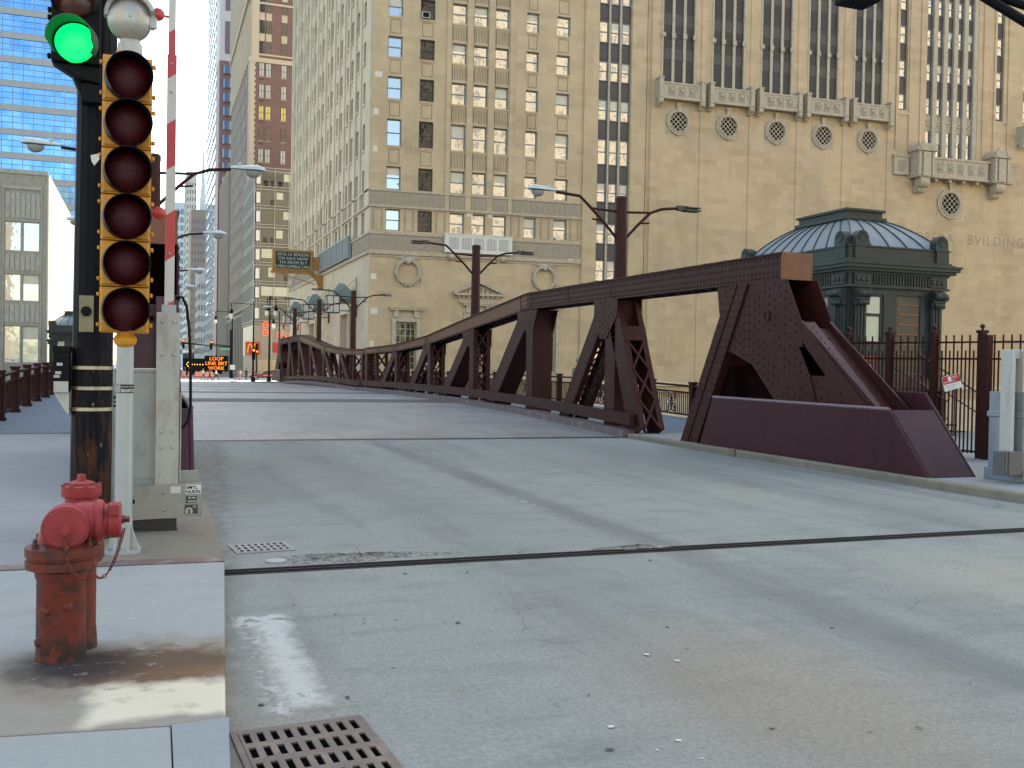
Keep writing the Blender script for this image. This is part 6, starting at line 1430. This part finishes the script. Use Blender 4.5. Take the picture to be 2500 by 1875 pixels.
def sig(name, label, x, y, z, lit, m=LREDM, post=None, arm=None):
    t = thing(name, label, 'traffic signal', (x, y, z), 'traffic signals'); b = MB(); b.box(x-.22, x+.22, y, y+.25, z-.75, z+.75); b.build('housing', BLK, t)
    for k in range(3):
        b = MB(); b.lathe([(.16, 0), (.1, .08), (0, .1)], (x, y, z+.48-.48*k), 10, ax=(0, -1, 0)); b.build('lens', m if k == lit else BLK, t)
    if post:
        b = MB(); b.tube([(x, y+.35, zr(y)), (x, y+.35, z+post)], .11, 8); b.lathe([(.3, zr(y)), (.28, zr(y)+.7), (.12, zr(y)+.9)], (x, y+.35, 0), 8); b.build('post', BLK, t)
    if arm:
        b = MB(); b.tube([(x, y+.3, z+.2), (arm, y+.3, z-.2)], .08, 6); b.build('arm', BLK, t)
    return t
sig('far_signal', 'red traffic light at the left end of the far overhead arm', 5.2, 168, 4.5, 0, arm=9)
sig('far_signal', 'red traffic light in the middle of the far overhead arm', 9.5, 168, 4.4, 0, arm=12.7)
sig('far_signal', 'red traffic light on the dark post standing at the bridge end of the crossing', 12.72, 131.3, 2.75, 0, post=1)
sig('far_signal', 'dark-faced small signal right of the red light by the restaurant signs', 16.2, 162, 3.9, 2, ME('amber_hand', (1, .35, .02), .5), post=.8)
t = thing('mast_post', 'black mast post carrying the overhead signal arm at the far crossing', 'post', (12.6, 168.2, -1)); b = MB(); b.tube([(12.6, 168.3, -1), (12.6, 168.3, 7)], .16, 8); b.tube([(12.6, 168.3, 4.1), (4.2, 168.3, 4.6)], .07, 6); b.build('mast', BLK, t)
t = thing('street_sign', 'green street name sign hanging from the far signal arm', 'sign', (10.6, 168, 4.1)); b = MB(); b.box(10.75, 12.4, 167.9, 168.0, 3.5, 4.1, 0); put_text(b, 'Wacker Dr', .36, (10.85, 167.87, 3.67), (1, 0, 0), (0, 0, 1), 1, .005); b.build('plate', [GREEN, WHITE], t)
t = thing('notice_plate', 'small white notice plate on the mast post', 'sign', (12.3, 168, 1.5)); b = MB(); b.box(12.5, 13.3, 167.9, 168.0, .4, 1.2); b.build('plate', WHITE, t)
AMB = ME('amber_bulb', (1., .45, .05), .8)
t = thing('arrow_board', 'black trailer board with a left-pointing arrow of amber lamps', 'arrow board', (7.4, 184, -1)); b = MB(); b.box(5.6, 9.3, 184, 184.3, .1, 2.2); b.box(6.2, 8.8, 184.1, 184.9, -.7, .1); b.build('board', BLK, t)
b = MB()
for x, z in [(6.75+k*.45, 1.12) for k in range(1, 6)]+[(6.5, 1.45), (6.75, 1.75), (6.5, .8), (6.75, .5), (6.3, 1.12)]: b.lathe([(.10, 0), (.07, .05), (0, .06)], (x, 183.98, z), 8, ax=(0, -1, 0))
b.build('lamps', AMB, t)
t = thing('message_board', 'black roadwork message board with three lines of orange letters', 'message board', (11, 186, -1)); b = MB(); b.box(9.4, 13.5, 186, 186.4, -.1, 2.75); b.box(9.5, 12.5, 186.1, 187, -.6, .3); b.box(11.2, 11.6, 186.1, 186.3, -.6, -.1); b.build('board', BLK, t)
b = MB(); 
for k, s in enumerate(('LOOP', 'LINK BRT', 'WORK')): put_text(b, s, .92, (11.45, 185.96, 1.92-.86*k), (1, 0, 0), (0, 0, 1), 0, .01, .0, 1.0, 'CENTER')
b.build('lettering', ME('orange_led', (1., .24, .015), .5), t, rec=False)
t = thing('elevated_railway', 'dark elevated railway crossing the far end of the street', 'railway', (20, 520, -1)); b = MB(); b.box(-10, 60, 520, 530, 3.2, 4.6); b.box(-10, 60, 519.8, 520, 4.6, 5.8); b.build('deck', IRON, t)
for x in (12, 17, 22, 27): b = MB(); b.box(x-.35, x+.35, 520, 520.7, -1, 3.2); b.build('column', IRON, t)
b = MB()
for k in range(8): b.lathe([(0, 0), (.35, .3), (0, .6)], (15.5+k*1.3, 519.5, 6.0+.2*k), 6)
b.build('station_lamps', bpy.data.materials['lamp_globe'], t)
# drums, car
def drum(x, y, label):
    t = thing('traffic_drum', label, 'traffic drum', (x, y, zr(y)), 'orange drums in front of the roadworks'); z = zr(y)
    b = MB(); b.lathe([(.45, z), (.45, z+.08), (.34, z+.08), (.34, z+.35)], (x, y, 0), 10); b.lathe([(.32, z+.5), (.30, z+.7)], (x, y, 0), 10); b.lathe([(.29, z+.85), (.27, z+1.0), (.08, z+1.02), (.08, z+1.15)], (x, y, 0), 10); b.build('drum', ORANGE, t)
    b = MB(); b.lathe([(.341, z+.35), (.33, z+.5)], (x, y, 0), 10); b.lathe([(.30, z+.7), (.29, z+.85)], (x, y, 0), 10); b.build('band', WHITE, t)
for k, (x, y) in enumerate(((4.4, 167), (5.3, 168), (6.2, 167), (7.3, 168), (8.0, 170), (8.9, 167.5), (9.6, 168))):
    drum(x, y, ('leftmost orange and white drum by the striped arm', 'second orange drum from the left by the roadworks', 'orange drum just right of the hanging cable', 'lone orange drum below the arrow board', 'orange drum between the arrow board and the pedestrians', 'orange drum under the message board', 'rightmost orange drum, under the message board edge')[k])
t = thing('parked_car', 'dark red car on the far cross street, half hidden by the end truss', 'car', (18, 157, -1))
CARR = M('car_dark_red', (.16, .012, .016), .25, spec=.8)
b = MB(); prof = [(14.6, .25), (14.5, .62), (14.9, .82), (16.2, .92), (17.0, 1.42), (18.6, 1.45), (19.5, .98), (20.0, .9), (20.1, .3)]; b.prism([(x, z-1) for x, z in prof], 'Y', 156.2, 157.9); b.build('body', CARR, t, bevel=.06)
b = MB(); b.prism([(16.45, -.05), (17.1, .36), (18.5, .38), (19.2, -.02)], 'Y', 156.17, 157.93); b.build('side_window', GLASSD, t)
for x in (15.5, 19.0):
    b = MB(); b.lathe([(0, -.1), (.33, -.1), (.33, .1), (0, .1)], (x, 156.2, -.67), 14, ax=(0, 1, 0)); wh = b.build('wheel', BLK, t); b = MB(); b.lathe([(0, 0), (.2, 0), (.17, .03), (0, .03)], (x, 156.1, -.67), 10, ax=(0, -1, 0)); b.build('rim', GALV, wh)
b = MB(); b.box(16.6, 18.0, 156.16, 156.19, -.32, -.26); b.build('trim', WHITE, t); b = MB(); b.box(14.55, 14.75, 156.25, 156.6, -.3, -.18); b.build('headlight', WHITE, t)

# ---------------------------------------------------------------- people: one skinned body each
SKIN = M('skin', (.38, .21, .14), .55, bump=0)
def mcl(n, c): return bpy.data.materials.get('cloth_'+n) or M('cloth_'+n, c, .8, var=.12, scale=20, bump=.1)
HAIRM = M('dark_hair', (.03, .02, .015), .6); GREYH = M('grey_hair', (.22, .2, .18), .7)
def person(label, x, y, z, top, bot, stride=.25, face=0., hair=HAIRM, shorts=False, h=1.72, armsw=.3, dress=False):
    k = h/1.72
    J = [('pel', 0, 0, .95, .13), ('bel', 0, .0, 1.08, .125), ('che', 0, .01, 1.30, .145), ('nk', 0, .01, 1.47, .055), ('hd0', 0, -.01, 1.55, .075), ('hd', 0, -.015, 1.62, .088), ('hdt', 0, -.01, 1.68, .07), ('nose', 0, -.10, 1.60, .014)]
    E = [('pel', 'bel'), ('bel', 'che'), ('che', 'nk'), ('nk', 'hd0'), ('hd0', 'hd'), ('hd', 'hdt'), ('hd', 'nose')]
    for s, n in ((-1, 'l'), (1, 'r')):
        st = stride*s; J += [('hip'+n, .09*s, 0, .90, .095), ('kn'+n, .10*s, -st*.55-.03, .50, .062), ('an'+n, .10*s, -st+(.12 if st < 0 else 0), .09, .042), ('to'+n, .11*s, -st-.15+(.1 if st < 0 else 0), .03, .036)]
        E += [('pel', 'hip'+n), ('hip'+n, 'kn'+n), ('kn'+n, 'an'+n), ('an'+n, 'to'+n)]
        a = armsw*s; J += [('sh'+n, .18*s, .01, 1.40, .06), ('el'+n, .23*s, a*.45+.02, 1.14, .042), ('wr'+n, .23*s, a-.09, .93, .03), ('pa'+n, .23*s, a-.11, .87, .034)]
        E += [('che', 'sh'+n), ('sh'+n, 'el'+n), ('el'+n, 'wr'+n), ('wr'+n, 'pa'+n)]
        for q, (dx, dl) in enumerate(((-.024, .07), (-.008, .085), (.008, .08), (.024, .065))):
            J.append((f'f{q}{n}', .23*s+dx, a-.13, .86-dl, .0085)); E.append(('pa'+n, f'f{q}{n}'))
        J.append(('th'+n, .23*s-.03*s, a-.165, .85, .01)); E.append(('pa'+n, 'th'+n))
    ix = {j[0]: i for i, j in enumerate(J)}
    me = bpy.data.meshes.new('person'); me.from_pydata([(j[1]*k, j[2]*k, j[3]*k) for j in J], [(ix[a], ix[c]) for a, c in E], [])
    o = bpy.data.objects.new('person_tmp', me); COL.objects.link(o); md = o.modifiers.new('s', 'SKIN'); md.use_smooth_shade = True
    for i, j in enumerate(J):
        sv = me.skin_vertices[0].data[i]; r = j[4]*k; sv.radius = (r*1.15, r*.85) if j[0] in ('pel', 'bel', 'che') else (r, r); sv.use_root = j[0] == 'pel'
    sb = o.modifiers.new('d', 'SUBSURF'); sb.levels = sb.render_levels = 1
    m2 = bpy.data.meshes.new_from_object(o.evaluated_get(bpy.context.evaluated_depsgraph_get())); bpy.data.objects.remove(o)
    for mm in (SKIN, top, bot, BLK): m2.materials.append(mm)
    for p in m2.polygons:
        c = p.center/k; q = 0
        if c.z < .08: q = 3
        elif dress and .62 < c.z < 1.44 and abs(c.x) < .21: q = 1
        elif c.z < (.99 if not dress else .6): q = 2 if (abs(c.x) < .2 and (not shorts or c.z > .52)) else 0
        elif c.z < 1.46 and not (abs(c.x) > .2 and c.z < 1.12): q = 1
        p.material_index = q; p.use_smooth = True
    ob = bpy.data.objects.new('person', m2); COL.objects.link(ob); ob.location = (x, y, z); ob.rotation_euler = (0, 0, face); WL[ob] = Vector((0, 0, 0))
    tag(ob, label, 'person')
    b = MB(); b.lathe([(.092*k, 1.60*k), (.105*k, 1.66*k), (.085*k, 1.735*k), (0, 1.765*k)], (0, .018, 0), 12); b.build('hair', hair, ob, smooth=True)
    for s in (-1, 1): b = MB(); b.lathe([(0, 0), (.010, 0), (0, .006)], (.032*s, -.092*k, 1.635*k), 6, ax=(0, -1, 0)); b.build('eye', BLK, ob)
    return ob
Y1 = mcl('yellow', (.62, .5, .08)); NV = mcl('navy', (.03, .04, .08)); BKc = mcl('black', (.02, .02, .022)); WHc = mcl('white', (.6, .58, .55)); PK = mcl('pink', (.55, .09, .10)); BLc = mcl('blue', (.05, .12, .28)); TAN = mcl('brown', (.25, .15, .09)); BRB = mcl('bright_blue', (.02, .12, .55)); GRY = mcl('grey', (.15, .15, .14)); JN = mcl('jeans', (.06, .09, .15))
zc = -1.0
person('person in a yellow shirt and jeans crossing the sunlit street', 6.9, 139.5, zc, Y1, JN, .18, radians(80))
person('person in a white shirt and dark trousers striding across the sunlit street', 8.5, 138, zc, WHc, BKc, .4, radians(80), armsw=.35)
person('person in dark clothes walking between the yellow shirt and the white shirt', 7.7, 138.6, zc, TAN, BKc, .3, radians(90))
person('bare-legged person in a short brown dress crossing the sunlit street', 11.25, 137.5, zc, TAN, SKIN, .35, radians(-70), dress=True, armsw=.4)
person('person in a white top and shorts behind the brown dress', 11.75, 139, zc, WHc, SKIN, .25, radians(-75), shorts=True)
person('person in blue standing by the mast post on the far pavement', 12.6, 158, zc, BLc, NV, .1, radians(10))
person('person in a pink top and black trousers left of the dark red car', 14.4, 150, zc, PK, BKc, .15, radians(160))
person('person in black walking beside the pink top', 13.6, 151, zc, BKc, BKc, .25, radians(170))
person('dark-clothed person by the orange drums and arrow board', 5.6, 172, zc, BKc, BKc, .3, radians(60))
person('second dark-clothed person by the drums, nearer the message board', 6.4, 173, zc, GRY, BKc, .2, radians(70))
person('grey-haired person in a dark shirt on the walkway behind the first truss diagonals', 13.55, 30.2, zr(30)-.05, GRY, BKc, .2, radians(-8), GREYH)
person('person in bright blue seen through the trusses near the middle of the bridge', 13.6, 44.3, zr(44)-.05, BRB, BRB, .2, radians(170), HAIRM)
